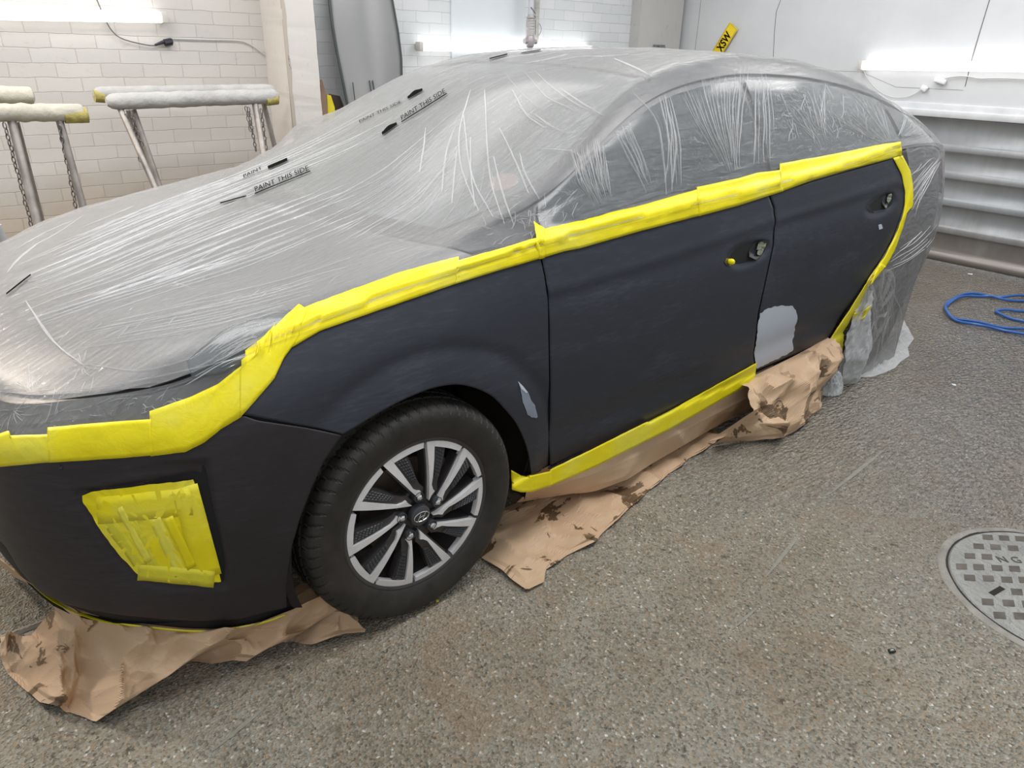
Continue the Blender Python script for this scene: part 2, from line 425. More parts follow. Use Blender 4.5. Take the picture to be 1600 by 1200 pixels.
_hs = upper(np.array([7.9]), np.linspace(3.1, 6, 30))[0]; _hn = np.array([[0, 0, .004]]); _hs = np.concatenate([_hs + _hn, (_hs * [1, -1, 1] + _hn)[::-1][1:]])
b = MB(); b.tube([tuple(q) for q in _hs], .005, 8); inv(b.build('windscreen_header_seal', M_trim, CAR))
upanel('windscreen', 5.05, 7.88, 3.28, 6, M_screen, .003, full=True)
upanel('roof', 7.93, 13.8, 3.25, 6, M_silver, .002, full=True)
upanel('roof_rail', 5.05, 13.9, 2.72, 3.2, M_silver, .004)
upanel('side_window', 5.9, 9.55, 1.05, 2.6, M_glass, .003, ni=50, nj=18)
upanel('side_window', 9.7, 12.25, 1.05, 2.6, M_glass, .003, ni=40, nj=18)
upanel('quarter_window', 12.35, 13.1, 1.2, 2.5, M_glass, .003)
upanel('mirror_triangle', 5.15, 5.85, 1.0, 2.6, M_trim, .003)
upanel('rear_screen', 13.95, 14.9, 1.6, 6, M_glass, .003, full=True)
# bonnet to wing shut line
b = MB(); pts = upper(np.linspace(.35, 4.75, 70), np.array([.18]))[:, 0]
b.tube([(p[0], p[1], p[2] + .001) for p in pts], .0025, 6); inv(b.build('bonnet_shut_line', M_shut, CAR))
# grille panel and headlamp beneath the film
patch('headlamp', [(292, 565), (345, 520), (400, 492), (462, 484)], [(300, 590), (350, 583), (400, 560), (440, 520)], 26, 10, .003, M_glass, thick=.003)
patch('upper_grille', [(-60, 632), (60, 632), (190, 618)], [(-60, 668), (60, 662), (180, 650)], 20, 6, .002, M_silver)
for sgn in (-1, 1):       # tail lamp
    S_ = np.linspace(20.2, 23.5, 14); T_ = np.linspace(4.7, 5.8, 8); G_ = ring(S_, T_); n = outward(G_, normals(G_)); G_ = (G_ + n * .004) * [1, -sgn, 1]
    cmesh('tail_lamp', G_.reshape(-1, 3), grid_faces(14, 8, flip=sgn < 0), plain('tail_lamp_red', (.35, .03, .03), .2) if sgn < 0 else bpy.data.materials['tail_lamp_red'])
# far door mirror
b = MB(); bm = bmesh.new(); bmesh.ops.create_uvsphere(bm, u_segments=24, v_segments=14, radius=1)
for v in bm.verts:
    v.co = Vector((v.co.x * .055, v.co.y * .09, v.co.z * .06)) + Vector((.68, .90, 1.05))
bm.verts.index_update(); b.add([v.co[:] for v in bm.verts], [[v.index for v in f.verts] for f in bm.faces]); bm.free()
b.tube([(.62, .80, 1.0), (.64, .90, 1.03)], .025, 10)
inv(b.build('door_mirror', M_silver, CAR))

# --- painted panels on the near side
TAPE_LO = [(0,727),(100,718),(200,712),(290,703),(320,688),(345,668),(375,650),(400,622),(425,592),(440,560),(448,548),(470,528),(500,515),(600,480),(716,440),(845,401)]
SEAM_BF = [(375,650),(400,656),(470,667),(533,679)]
SEAM_FD = [(845,401),(852,430),(858,470),(860,600),(859,736)]
SEAM_DD = [(1202,304),(1210,325),(1212,350),(1209,385),(1197,440),(1186,490),(1182,530),(1181,578)]
ARCHL = [(533,679),(560,662),(600,638),(640,618),(680,604),(720,601),(760,615),(785,638),(806,665),(820,700),(827,739)]
ARCHF = [(533,679),(512,705),(492,745),(470,800),(455,850),(449,900),(447,946)]
BOTB = [(-70,700),(-40,800),(0,838),(20,878),(60,925),(100,944),(140,955),(190,962),(250,968),(310,972),(370,970),(410,960),(447,946)]
POLY = [(125,775),(302,750),(310,775),(330,840),(347,912),(300,914),(245,911),(215,900),(188,875),(158,835),(128,785)]
def pdist(x, y, P):
    P = np.array(P, float); a = P; b_ = np.roll(P, -1, 0); d = b_ - a; q = np.array([x, y]); t = np.clip(((q - a) * d).sum(1) / (d * d).sum(1), 0, 1)
    dm = np.linalg.norm(a + d * t[:, None] - q, axis=1).min()
    ins = False
    for (x1, y1), (x2, y2) in zip(a, b_):
        if (y1 > y) != (y2 > y) and x < (x2 - x1) * (y - y1) / (y2 - y1) + x1: ins = not ins
    return -dm if ins else dm
def sst(a, b_, x): t = min(max((x - a) / (b_ - a), 0), 1); return t * t * (3 - 2 * t)
LEDGE = [(-60,742),(150,733),(270,727),(305,722),(318,716),(352,715)]
def bumper_fn(x, y, p):
    d = pdist(x, y, POLY); o = -.007 * (1 - sst(3, 12, d)) - .002 * math.exp(-((d - 8) / 5) ** 2)
    # raised outer corner beyond the vertical crease
    cx = np.interp(y, [715, 780, 850, 915, 960], [320, 332, 345, 362, 380])
    o -= .010 * (1 - sst(cx - 5, cx + 7, x)) * sst(716, 728, y) * (1 - sst(860, 935, y)) * math.exp(-max(cx - x, 0) / 55)
    o -= .003 * math.exp(-((x - cx) / 5) ** 2) * sst(716, 740, y) * (1 - sst(860, 930, y))
    # shelf below the tape
    ly = np.interp(x, [-60, 150, 270, 320], [744, 734, 727, 722])
    if x < 330: o += .0015 * (1 - sst(ly - 6, ly + 8, y)) * (1 - sst(295, 335, x))
    # wheel-arch lip bulge
    da = pdist2(x, y, ARCHF); o += .006 * math.exp(-(da / 26) ** 2)
    return o
def pdist2(x, y, P):
    a = np.array(P[:-1], float); b_ = np.array(P[1:], float); d = b_ - a; q = np.array([x, y]); t = np.clip(((q - a) * d).sum(1) / (d * d).sum(1), 0, 1)
    return np.linalg.norm(a + d * t[:, None] - q, axis=1).min()
def fender_fn(x, y, p):
    da = pdist2(x, y, ARCHL); r = math.hypot(p[0] - .03, p[2] - .29)
    o = .010 * (1 - sst(.385, .47, r)) 
    o -= .010 * math.exp(-((r - .475) / .022) ** 2) * sst(-.35, -.1, p[0]) * .5
    return o
def inset(A, dx, dy): return [(x + dx, y + dy) for x, y in A]
top_b = [(-90,732)] + TAPE_LO[:7]
# bumper: upper line = tape edge + seam, lower line = lip + arch edge (ruled)
bA = [(-90,731)] + [(x, y - 1) for x, y in TAPE_LO[:7]] + [(400,658.5),(470,669.5),(531,681.5)]
bBt = [(-90,690)] + BOTB + []
# the right side follows the arch edge, so split the strip in two ruled pieces joined at the crease
def ruled(name, rows, nu, nv, mat, fn, off=0., thick=.006, sm=2):
    """rows: list of polylines (picture) lofted in order with smooth rows"""
    R_ = [resample(r, nu) for r in rows]; K = len(R_); G_ = np.zeros((nu, nv, 3))
    P2 = np.stack(R_, 0)
    tt = np.linspace(0, K - 1, nv); Q = np.zeros((nv, nu, 2))
    for k, t in enumerate(tt):
        a = min(int(t), K - 2); f = t - a; Q[k] = P2[a] * (1 - f) + P2[a + 1] * f
    for i in range(nu):
        for j in range(nv):
            x, y = Q[j, i]; p, n = hit(x, y); G_[i, j] = p + n * (off + (fn(x, y, p) if fn else 0))
    G_ = smoothg(G_, sm); o = cmesh(name, G_.reshape(-1, 3), grid_faces(nu, nv, flip=face_flip(G_)), mat)
    if thick: solid(o, thick)
    return o
left = soft([(-90,731),(-88,760),(-70,800),(-40,830),(0,840)], 1)
colsA = [(-90,731),(-60,790),(-20,830),(8,852),(30,890),(60,924),(100,943),(140,953),(190,961),(250,967),(310,970),(370,968),(410,957),(446,945)]
colsB = [(-90,729)] + [(x, y - 1) for x, y in TAPE_LO[:7]] + [(400,658.5),(470,669.5),(531,681.5)]
# rows go from the tape edge/seam to the lip; right-hand ends walk down the arch edge
csm_ = lambda P, n: resample(cr(np.array(P, float), np.linspace(0, len(P) - 1, 200)), n)
def rowmix(k):
    t = k / 6.0
    A = resample(colsB, 60); B = resample(colsA, 60)
    e = csm_(ARCHF, 101)[int(round(t * 100))]; l = resample([(-90,729),(-90,731)], 2)[0]
    R_ = A * (1 - t) + B * t; dl = e - R_[-1]; u = np.linspace(0, 1, 60)[:, None] ** 3
    return R_ + dl * u
ruled('front_bumper', [rowmix(k) for k in range(7)], 190, 120, M_bumper, bumper_fn)
fo = resample([(377,648.5)] + soft(TAPE_LO[6:] , 0)[1:-1].tolist() + [(843.5,402),(850,430),(856,470),(858,600),(857,737)], 150)
# align fender columns: corner of the outer line (door seam top) matched to the arch crown side
outer = np.concatenate([resample([(377,647)] + [tuple(q) for q in TAPE_LO[7:-1]] + [(843.5,401)], 105), resample([(843.5,401),(850,430),(856,470),(858,600),(857,737)], 46)[1:]])
csm = lambda P, n: resample(cr(np.array(P, float), np.linspace(0, len(P) - 1, 200)), n)
inner = csm([(534,676.5),(560,661),(600,637),(640,617),(680,603),(720,600),(760,614),(785,637),(806,664),(821,700),(828,738)], 150)
def loft_px(name, A, B, nv, mat, fn, off=0., thick=.006):
    nu = len(A); G_ = np.zeros((nu, nv, 3))
    for i in range(nu):
        for j in range(nv):
            t = j / (nv - 1); x, y = A[i] * (1 - t) + B[i] * t; p, n = hit(x, y); G_[i, j] = p + n * (off + fn(x, y, p))
    G_ = smoothg(G_, 2); o = cmesh(name, G_.reshape(-1, 3), grid_faces(nu, nv, flip=face_flip(G_)), mat); solid(o, thick); return o
loft_px('front_wing', outer, inner, 60, M_primer, fender_fn)
def dent(x, y, spots):
    o = 0
    for cx, cy, a, b_, an, dep in spots:
        c, s_ = math.cos(an), math.sin(an); u = ((x - cx) * c + (y - cy) * s_) / a; v = (-(x - cx) * s_ + (y - cy) * c) / b_
        r = u * u + v * v; o -= dep * (1 - sst(.35, 1.15, r))
    return o
def crease(x, y, P, wd, h):   # sharp shoulder above, soft hollow below
    P = np.array(P, float); yy = np.interp(x, P[:, 0], P[:, 1]); d = y - yy
    return h * math.exp(-(d / wd) ** 2) - h * .9 * math.exp(-((d - wd * 1.8) / (wd * 1.6)) ** 2)
def door_fn(x, y, p):
    o = dent(x, y, [(1167, 398, 36, 19, -.42, .010), (1186, 391, 18, 12, -.75, .012)])
    o += crease(x, y, [(860,455),(1000,415),(1130,372),(1205,345)], 9, .0028)
    o -= .008 * math.exp(-((p[2] - .37) / .05) ** 2)
    return o
def rdoor_fn(x, y, p):
    o = dent(x, y, [(1376, 322, 28, 15, -.45, .009), (1388, 313, 12, 11, -.8, .012)])
    o += crease(x, y, [(1212,345),(1300,318),(1400,285)], 7, .0028)
    o -= .008 * math.exp(-((p[2] - .37) / .05) ** 2)
    return o
patch('front_door', [(846.6,401),(853,430),(859,470),(861,600),(860.3,736)], [(1200.5,305),(1208,325),(1210,350),(1207,385),(1195,440),(1184,490),(1180,530),(1179,579)], 90, 110, 0., M_primer, fn=door_fn, thick=.006)
REAR_IN = [(1400,246),(1408,268),(1413,290),(1414,312),(1408,342),(1395,372),(1375,407),(1350,443),(1325,482),(1305,512),(1291,533)]
patch('rear_door', [(1203,303),(1211,325),(1213,350),(1210,385),(1198,440),(1187,490),(1183,530),(1182,578)], REAR_IN, 100, 70, 0., M_primer, fn=rdoor_fn, thick=.006)
# silver-edged chips in the shut lines
def smallpatch(name, P, mat, off, label=None, n=14, parent=None, ragged=0, seed=1):
    """filled outline on the bodywork; P outline in picture, fan of rings to its middle"""
    rnd = random.Random(seed); Q = resample(P + [P[0]], n * 4 + 1)[:-1]; c = Q.mean(0); R_ = 6; V = []; F = []
    for k, q in enumerate(Q):
        jit = 1 + ragged * (noise.noise(Vector((q[0] * .16, q[1] * .16, seed))) )
        for r in range(R_): 
            t = (r + 1) / R_; x, y = c + (q - c) * t * jit; p, nn = hit(x, y); V.append(p + nn * off(x, y, p) if callable(off) else p + nn * off)
    m = len(Q); p, nn = hit(*c); V.append(p + nn * (off(c[0], c[1], p) if callable(off) else off)); ci = len(V) - 1
    for k in range(m):
        k2 = (k + 1) % m; F.append((ci, k * R_, k2 * R_))
        for r in range(R_ - 1): F.append((k * R_ + r, k * R_ + r + 1, k2 * R_ + r + 1, k2 * R_ + r))
    V = np.array(V); a, b2, c2 = V[F[0][0]], V[F[0][1]], V[F[0][2]]
    if np.dot(np.cross(b2 - a, c2 - a), CAM - a) < 0: F = [f[::-1] for f in F]
    o = cmesh(name, V, F, mat, parent)
    if label: o['label'] = label
    return o
smallpatch('filler_patch', [(1188,490),(1200,481),(1214,478),(1226,479),(1237,478),(1243,484),(1246,497),(1243,510),(1243,527),(1240,533),(1240,545),(1236,550),(1210,563),(1182,576),(1181,560),(1182,530),(1184,505)], M_filler,
           lambda x, y, p: .0012 + rdoor_fn(x, y, p), 'smooth pale grey filler at the bottom front corner of the rear door', 26, ragged=.05, seed=4)
smallpatch('primer_patch', [(808,596),(816,604),(824,613),(829,626),(834,632),(838,650),(829,652),(820,645),(813,626),(811,608)], M_filler2,
           lambda x, y, p: .0014 + fender_fn(x, y, p), 'blue-grey sanded-through spot on the front wing', 16, ragged=.12, seed=7)
smallpatch('filler_patch', [(808,595),(816,603),(823,612),(820,613),(812,606)], M_filler, lambda x, y, p: .0020 + fender_fn(x, y, p), 'thin pale edge of the sanded spot', 8)
smallpatch('screen_sticker', [(762,292),(768,281),(785,273),(802,273),(812,279),(808,290),(792,299),(772,300)], plain('faded_pink_sticker', (.36, .27, .26), .6), .005, 'round faded pink sticker in the lower corner of the windscreen', 8)
smallpatch('paint_chip', [(1372,351),(1377,350),(1379,357),(1373,359)], M_filler, lambda x, y, p: .0015, 'small bare chip on the rear door', 6)
M_olive = plain('greenish_handle_mount', (.30, .32, .24), .35, .4, .5, .25, 60)
M_mould = plain('glossy_black_recess', (.02, .021, .025), .18, 0, .6)
smallpatch('handle_recess', [(1170,401),(1175,386),(1186,377),(1202,374),(1200,386),(1192,400),(1181,406)], M_mould, lambda x, y, p: -.0085 + .010 * sst(10, 22, math.hypot(x - 1186, (y - 390) * 1.3)), 'open recess where the front door handle was', 10)
smallpatch('handle_mount', [(1183,390),(1187,379),(1199,376),(1197,386),(1190,399),(1184,398),(1186,391)], M_olive, lambda x, y, p: -.003 + .003 * noise.noise(Vector((x * .3, y * .3, 0))), 'olive metal mount in the front door recess', 10)
smallpatch('handle_recess', [(1380,320),(1382,309),(1388,302),(1397,300),(1396,309),(1390,320),(1384,326)], M_mould, lambda x, y, p: -.0085 + .010 * sst(7, 15, math.hypot(x - 1389, (y - 312))), 'open recess where the rear door handle was', 10)
smallpatch('handle_mount', [(1387,313),(1389,304),(1395,302),(1394,310),(1389,319)], M_olive, lambda x, y, p: -.003 + .003 * noise.noise(Vector((x * .3, y * .3, 0))), 'olive metal mount in the rear door recess', 8)
smallpatch('handle_hole', [(1355,323),(1361,319),(1364,326),(1369,333),(1361,331)], M_mould, lambda x, y, p: .0015 + rdoor_fn(x, y, p), None, 8)
smallpatch('handle_hole', [(1131,409),(1137,402),(1147,401),(1150,409),(1143,416),(1135,415)], M_mould, lambda x, y, p: .0015 + door_fn(x, y, p), None, 8)

# wheel-arch liners (dark tubs)
M_liner = plain('wheel_arch_liner', (.022, .018, .016), .8, 0, .3, .4, 6, .4, 50)
for (ax_, az_, ar_) in ARCH:
    for sg in (-1, 1):
        V = []; F = []; n = 40; ys = [.878, .86, .80, .70, .60, .55]; rs = [ar_ - .004, ar_ + .012, ar_ + .015, ar_ + .01, ar_, ar_ - .01]
        for k in range(n + 1):
            an = -.28 + (PI + .56) * k / n
            for y_, r in zip(ys, rs): V.append((ax_ + math.cos(an) * r, sg * y_, max(az_ + math.sin(an) * r, .17)))
        m = len(ys); F = [(k * m + q, k * m + q + 1, (k + 1) * m + q + 1, (k + 1) * m + q) for k in range(n) for q in range(m - 1)]
        back = len(V); V.append((ax_, sg * .55, az_)); F += [(back, k * m + m - 1, (k + 1) * m + m - 1) for k in range(n)]
        cmesh('wheel_arch_liner', V, F, M_liner)

# ---------------------------------------------------------------- wheels
def m_tyre():
    m, nt, b = newmat('tyre_rubber'); v = objco(nt)
    n = noisen(nt, v, 14, 6, .65); c = ramp(nt, n, [(.35, (.016, .0145, .0135)), (.62, (.034, .029, .025)), (.82, (.075, .062, .05))])
    nt.links.new(c, b.inputs['Base Color']); nt.links.new(ramp(nt, n, [(.3, g(.45)), (.7, g(.75))]), b.inputs['Roughness'])
    nt.links.new(bump(nt, noisen(nt, v, 120, 4), .2, .002), b.inputs['Normal']); return m
M_tyre = m_tyre()
M_alloy = plain('machined_alloy', (.80, .79, .80), .32, .15, .5, .10, 20)
M_darkalloy = plain('dark_alloy_paint', (.055, .050, .050), .38, .2, .5, .2, 20)
M_insert = plain('textured_black_insert', (.06, .063, .07), .32)
M_steel = plain('worn_steel_disc', (.16, .13, .115), .45, .7, .5, .3, 12)
M_chrome = plain('bright_chrome', (.75, .75, .75), .15, .9)
def tyre_mesh(n=576):
    R0 = .317; W = .103
    prof = [(.214,-.085),(.222,-.094),(.235,-.100),(.255,-.1055),(.275,-.1075),(.288,-.1065),(.296,-.103),(.302,-.0975),(.308,-.089),(.3125,-.078),(.3148,-.066),
            (.3156,-.058),(.3085,-.0565),(.3085,-.0495),(.3165,-.048),(.3168,-.034),(.3168,-.022),(.3095,-.0205),(.3095,-.0135),(.317,-.012),(.317,0)]
    prof += [(r, -h) for r, h in prof[::-1][1:]]
    sip = {6, 7, 8, 9, 10, 11, 14, 15, 16, 19, 20, 21, 24, 25, 26, 29, 30, 31, 32, 33, 34}
    def fn(q, k, r, h):
        # sipes: slanted cross-cuts, every 9 segments
        ph = (q + int(h * 120)) % 9
        if k in sip and ph == 0: r -= .0065 if (k < 12 or k > 28) else .005
        return r, h
    b = MB(); b.lathe(prof, (0, 0, 0), (0, 1, 0), n, fn=fn, ref=(1, 0, 0)); return b
def rimpt(r, an, y=0.): return (r * math.cos(an), y, r * math.sin(an))
def build_wheel(parent, side, detail=True):
    """wheel centred on its hub; outer face towards local -y"""
    wroot = parent
    Y0 = -.088
    t = tyre_mesh(576 if detail else 288); t.build('tyre', M_tyre, wroot, angle=28)
    # raised sidewall lines
    b = MB(); prof = [(.222, -.086), (.224, -.092), (.219, -.094), (.212, -.092), (.206, -.086), (.200, -.06), (.190, -.02), (.188, .05), (.20, .085), (.222, .09)]
    b.lathe(prof, (0, 0, 0), (0, 1, 0), 96, ref=(1, 0, 0)); b.build('rim_barrel', M_darkalloy, wroot)
    b = MB(); b.lathe([(0, -.028), (.14, -.028), (.142, -.024), (.142, -.012), (0, -.012)], (0, 0, 0), (0, 1, 0), 64)
    b.lathe([(.0, -.062), (.062, -.062), (.068, -.05), (.07, -.02)], (0, 0, 0), (0, 1, 0), 40)
    b.build('brake_disc', M_steel, wroot)
    b = MB(); b.box((.105, -.03, .05), (.07, .05, .13), Matrix.Rotation(-.4, 3, 'Y'), 0, .012); b.build('brake_caliper', M_steel, wroot)
    TH0 = math.radians(82)
    RIMR = .2165
    blades = MB(); darks = MB()
    for k in range(10):
        a0 = TH0 - k * math.radians(36)
        def pt(r, da, y): return np.array(rimpt(r * RIMR, a0 + math.radians(da), y))
        def yy(r): return Y0 - .002 - .010 * math.sin(min(r, 1) * PI) + (1 - r) * .004
        # face strips: blade as quad strip, arc as quad strip
        def strip(mb, Lp, Rp, dep, lift=0., mi=0):
            V = []; m = len(Lp)
            for (r1, d1), (r2, d2) in zip(Lp, Rp):
                V += [pt(r1, d1, yy(r1) + lift), pt(r2, d2, yy(r2) + lift), pt(r2, d2 , yy(r2) + dep), pt(r1, d1, yy(r1) + dep)]
            F = []
            for q in range(m - 1):
                for e in range(4): F.append((q * 4 + e, q * 4 + (e + 1) % 4, q * 4 + 4 + (e + 1) % 4, q * 4 + 4 + e))
            F += [(0, 1, 2, 3), ((m - 1) * 4, (m - 1) * 4 + 1, (m - 1) * 4 + 2, (m - 1) * 4 + 3)]
            mb.add(V, F, mi)
        def C2(al, tg):   # along the spoke / clockwise offset -> (r, degrees)
            return (math.hypot(al, tg), -math.degrees(math.atan2(tg, al)))
        lt = lambda al: .113 * (.97 - al) / .80
        AL = [.975, .86, .74, .62, .50, .40, .33, .295, .24, .175]; WD = [.112, .100, .085, .068, .052, .036, .055, .080, .035, .004]
        Lb = [C2(al, lt(al)) for al in AL]; Rb = [C2(al, lt(al) + wd) for al, wd in zip(AL, WD)]
        Lb[0] = (.985, 0); Rb[0] = (.985, -6.8)
        strip(blades, Lb, Rb, .020)
        strip(blades, [(.985, -6.8), (.985, -12), (.985, -18), (.985, -24), (.985, -30), (.985, -33.8)],
                      [(.905, -7.5), (.898, -12), (.896, -18), (.898, -24), (.902, -30), (.908, -33.4)], .018)
        # dark flank of the spoke and its bridge to the hub
        strip(darks, [C2(al, lt(al) + wd * .9) for al, wd in zip(AL[1:], WD[1:])], [C2(al, lt(al) + wd + x_) for al, wd, x_ in zip(AL[1:], WD[1:], (.18, .165, .14, .11, .10, .08, .06, .06, .05))], .03, .007)
        strip(darks, [C2(al, lt(al) - .022) for al in AL[1:]], [C2(al, lt(al) + .002) for al in AL[1:]], .045, .012)
        # textured insert beside the blade with rows of small pyramids
        Lq = [C2(.905, .125), C2(.77, .132), C2(.63, .142), C2(.487, .155)]; Rq = [C2(.815, .275), C2(.70, .258), C2(.58, .238), C2(.455, .215)]
        strip(darks, Lq, Rq, .02, .0045)
        ins = MB(); nr, nc = (8, 4) if detail else (2, 1)
        for a in range(nr):
            for c in range(nc):
                def uv(u, v):
                    rr = [np.interp(u, [0, .33, .66, 1], [q[0] for q in P_]) for P_ in (Lq, Rq)]; dd_ = [np.interp(u, [0, .33, .66, 1], [q[1] for q in P_]) for P_ in (Lq, Rq)]
                    r = rr[0] * (1 - v) + rr[1] * v; d = dd_[0] * (1 - v) + dd_[1] * v; return r, d
                cs = [uv(.04 + .92 * (a + p) / nr, .08 + .84 * (c + q) / nc) for p, q in ((.08, .08), (.92, .08), (.92, .92), (.08, .92))]
                mid = uv(.04 + .92 * (a + .5) / nr, .08 + .84 * (c + .5) / nc)
                V = [pt(r, d, yy(r) + .0040) for r, d in cs] + [pt(mid[0], mid[1], yy(mid[0]) + .0008)]
                ins.add(V, [(0, 1, 4), (1, 2, 4), (2, 3, 4), (3, 0, 4)])
        ins.build('spoke_insert', M_insert, wroot, smooth=False)
    blades.build('spoke_face', M_alloy, wroot, angle=20); darks.build('spoke_body', M_darkalloy, wroot, angle=20)
    b = MB(); b.lathe([(0, -.070), (.05, -.072), (.066, -.078), (.072, -.074), (.078, -.05)], (0, 0, 0), (0, 1, 0), 48); b.build('hub', M_darkalloy, wroot)
    b = MB(); b.lathe([(0, -.100), (.024, -.0995), (.029, -.097), (.030, -.080)], (0, 0, 0), (0, 1, 0), 40); b.build('centre_cap', M_insert, wroot)
    # emblem: slanted letter in an oval ring
    b = MB(); b.tube([(.0225 * math.cos(a), -.1015, .0135 * math.sin(a)) for a in np.linspace(0, 2 * PI, 33)[:-1]], .0012, 6, closed=True)
    sl = lambda x, z: (x + z * .45, -.1015, z)
    b.tube([sl(-.0075, -.0095), sl(-.0072, 0), sl(-.0068, .0095)], .0017, 6); b.tube([sl(.0068, -.0095), sl(.0072, 0), sl(.0075, .0095)], .0017, 6); b.tube([sl(-.0072, -.001), sl(0, 0), sl(.0072, .001)], .0012, 6)
    b.build('emblem', M_chrome, wroot)
    for k in range(5):
        a = math.radians(20 + 72 * k); c = rimpt(.058, a)
        b = MB(); b.lathe([(.0148, -.097), (.0150, -.070)], (c[0], 0, c[2]), (0, 1, 0), 20); b.lathe([(0, -.0935), (.0125, -.0935), (.0132, -.097), (.0148, -.097)], (c[0], 0, c[2]), (0, 1, 0), 20)
        b.build('bolt_hole', M_insert, wroot)
        b = MB(); b.lathe([(0, -.1035), (.005, -.1025), (.0082, -.099), (.0085, -.088)], (c[0], 0, c[2]), (0, 1, 0), 6); b.build('wheel_bolt', M_chrome, wroot)
def wheel_at(x, y, side, steer=0, camber=0, roll=0):
    e = bpy.data.objects.new('wheel', None); COL.objects.link(e); e.empty_display_size = .1; e.parent = CAR
    e.location = (x - CARX, y, .3165); e.rotation_euler = (camber, roll, steer + (0 if side < 0 else PI)); return e
W1 = wheel_at(.003, -.805, -1, -.0266, -.0)
build_wheel(W1, -1)
for (x, y, sd, rl) in ((2.703, -.80, -1, .4), (2.703, .80, 1, 1.1), (.003, .80, 1, .2)):
    e = wheel_at(x, y, sd, 0, 0, rl)
    for ch in list(W1.children):
        if ch.name.startswith('spoke_insert'): continue
        c = ch.copy(); COL.objects.link(c); c.parent = e

# ================================================================== PLASTIC FILM
# film follows the body a little proud of it; flank part runs down to the masking line
ZF = ZT.copy(); ZF[19:] = 0
def lobes(P):   # loose bulge over the far mirror
    d = ((P - np.array([.66, .86, 1.02])) ** 2 * [5, 5, 4]).sum(-1)
    return np.exp(-d * 9)
def fnoise(P, sc, seed, st=(1, 1, 1)):
    out = np.zeros(P.shape[:-1]); it = np.ndindex(out.shape)
    for k in it:
        p = P[k]; out[k] = noise.noise(Vector((p[0] * sc * st[0] + seed, p[1] * sc * st[1], p[2] * sc * st[2])))
    return out
fi = np.linspace(0, 15, 561); fj = np.linspace(0, 6, 141)
FU = upper(fi, fj); fn_ = outward(FU, normals(FU))
nz = fnoise(FU, 5, 3.1, (1, 3.5, 1)) * .004 + fnoise(FU, 16, 9.1, (.6, 2.2, 1)) * .0018
_m = np.clip(1 - (((FU - np.array([.52, -.80, 1.0])) / np.array([.34, .14, .12])) ** 2).sum(-1), 0, 1) ** .5 + .5 * np.clip(1 - (((FU - np.array([-.42, -.80, .82])) / np.array([.3, .12, .1])) ** 2).sum(-1), 0, 1) ** .5
_c = np.zeros(_m.shape)
for _k in zip(*np.nonzero(_m > 0)):
    _v = Vector(FU[_k]) * 27; _d = noise.voronoi(_v)[0]; _c[_k] = (_d[0] - .4) + .5 * (_d[1] - _d[0])
nz = nz + _c * _m * .011
offU = .012 + nz + np.zeros(FU.shape[:2])
FUn = FU + fn_ * offU[..., None]
FUf = FU * [1, -1, 1]; fnf = fn_ * [1, -1, 1]; offF = .012 + nz[:, :] * 1.2 
lb = lobes(FUf); FUf = FUf + fnf * offF[..., None] + np.array([-.01, .13, .085]) * lb[..., None]
FULLU = np.concatenate([FUn, FUf[:, ::-1][:, 1:]], 1)
fs = np.concatenate([np.linspace(0, 7, 90), np.linspace(7, 19, 300)[1:], np.linspace(19, 27, 90)[1:]])
def ring_film(flip=1, zmin=None):
    nv = 26; G_ = np.zeros((len(fs), nv, 3)); base = ring(fs, np.linspace(0, 6, 61)); nn = outward(base, normals(base))
    for a, s_ in enumerate(fs):
        zt = np.interp(s_, np.arange(28), ZF) if zmin is None else zmin
        if flip > 0: zt += .030
        zc = base[a, :, 2]; t = np.linspace(0, 1, nv)
        zz = zc[-1] * (1 - t) + max(zt, zc[0]) * t
        for k in range(3): G_[a, :, k] = np.interp(zz, zc, base[a, :, k])
        n = np.stack([np.interp(zz, zc, nn[a, :, k]) for k in range(3)], 1)
        of = .012 * (1 - t * .93) if flip > 0 else .012 + 0 * t
        wob = np.array([noise.noise(Vector((G_[a, q, 0] * 16, G_[a, q, 1] * 16, G_[a, q, 2] * 5))) for q in range(nv)]) * .004 * (1 - t)
        G_[a] += n * (of + wob)[:, None]
    return G_ * [1, flip, 1]
RF = ring_film(1); keep = fs <= 18.05; RF1 = RF[keep]
RFar = ring_film(-1, .35)
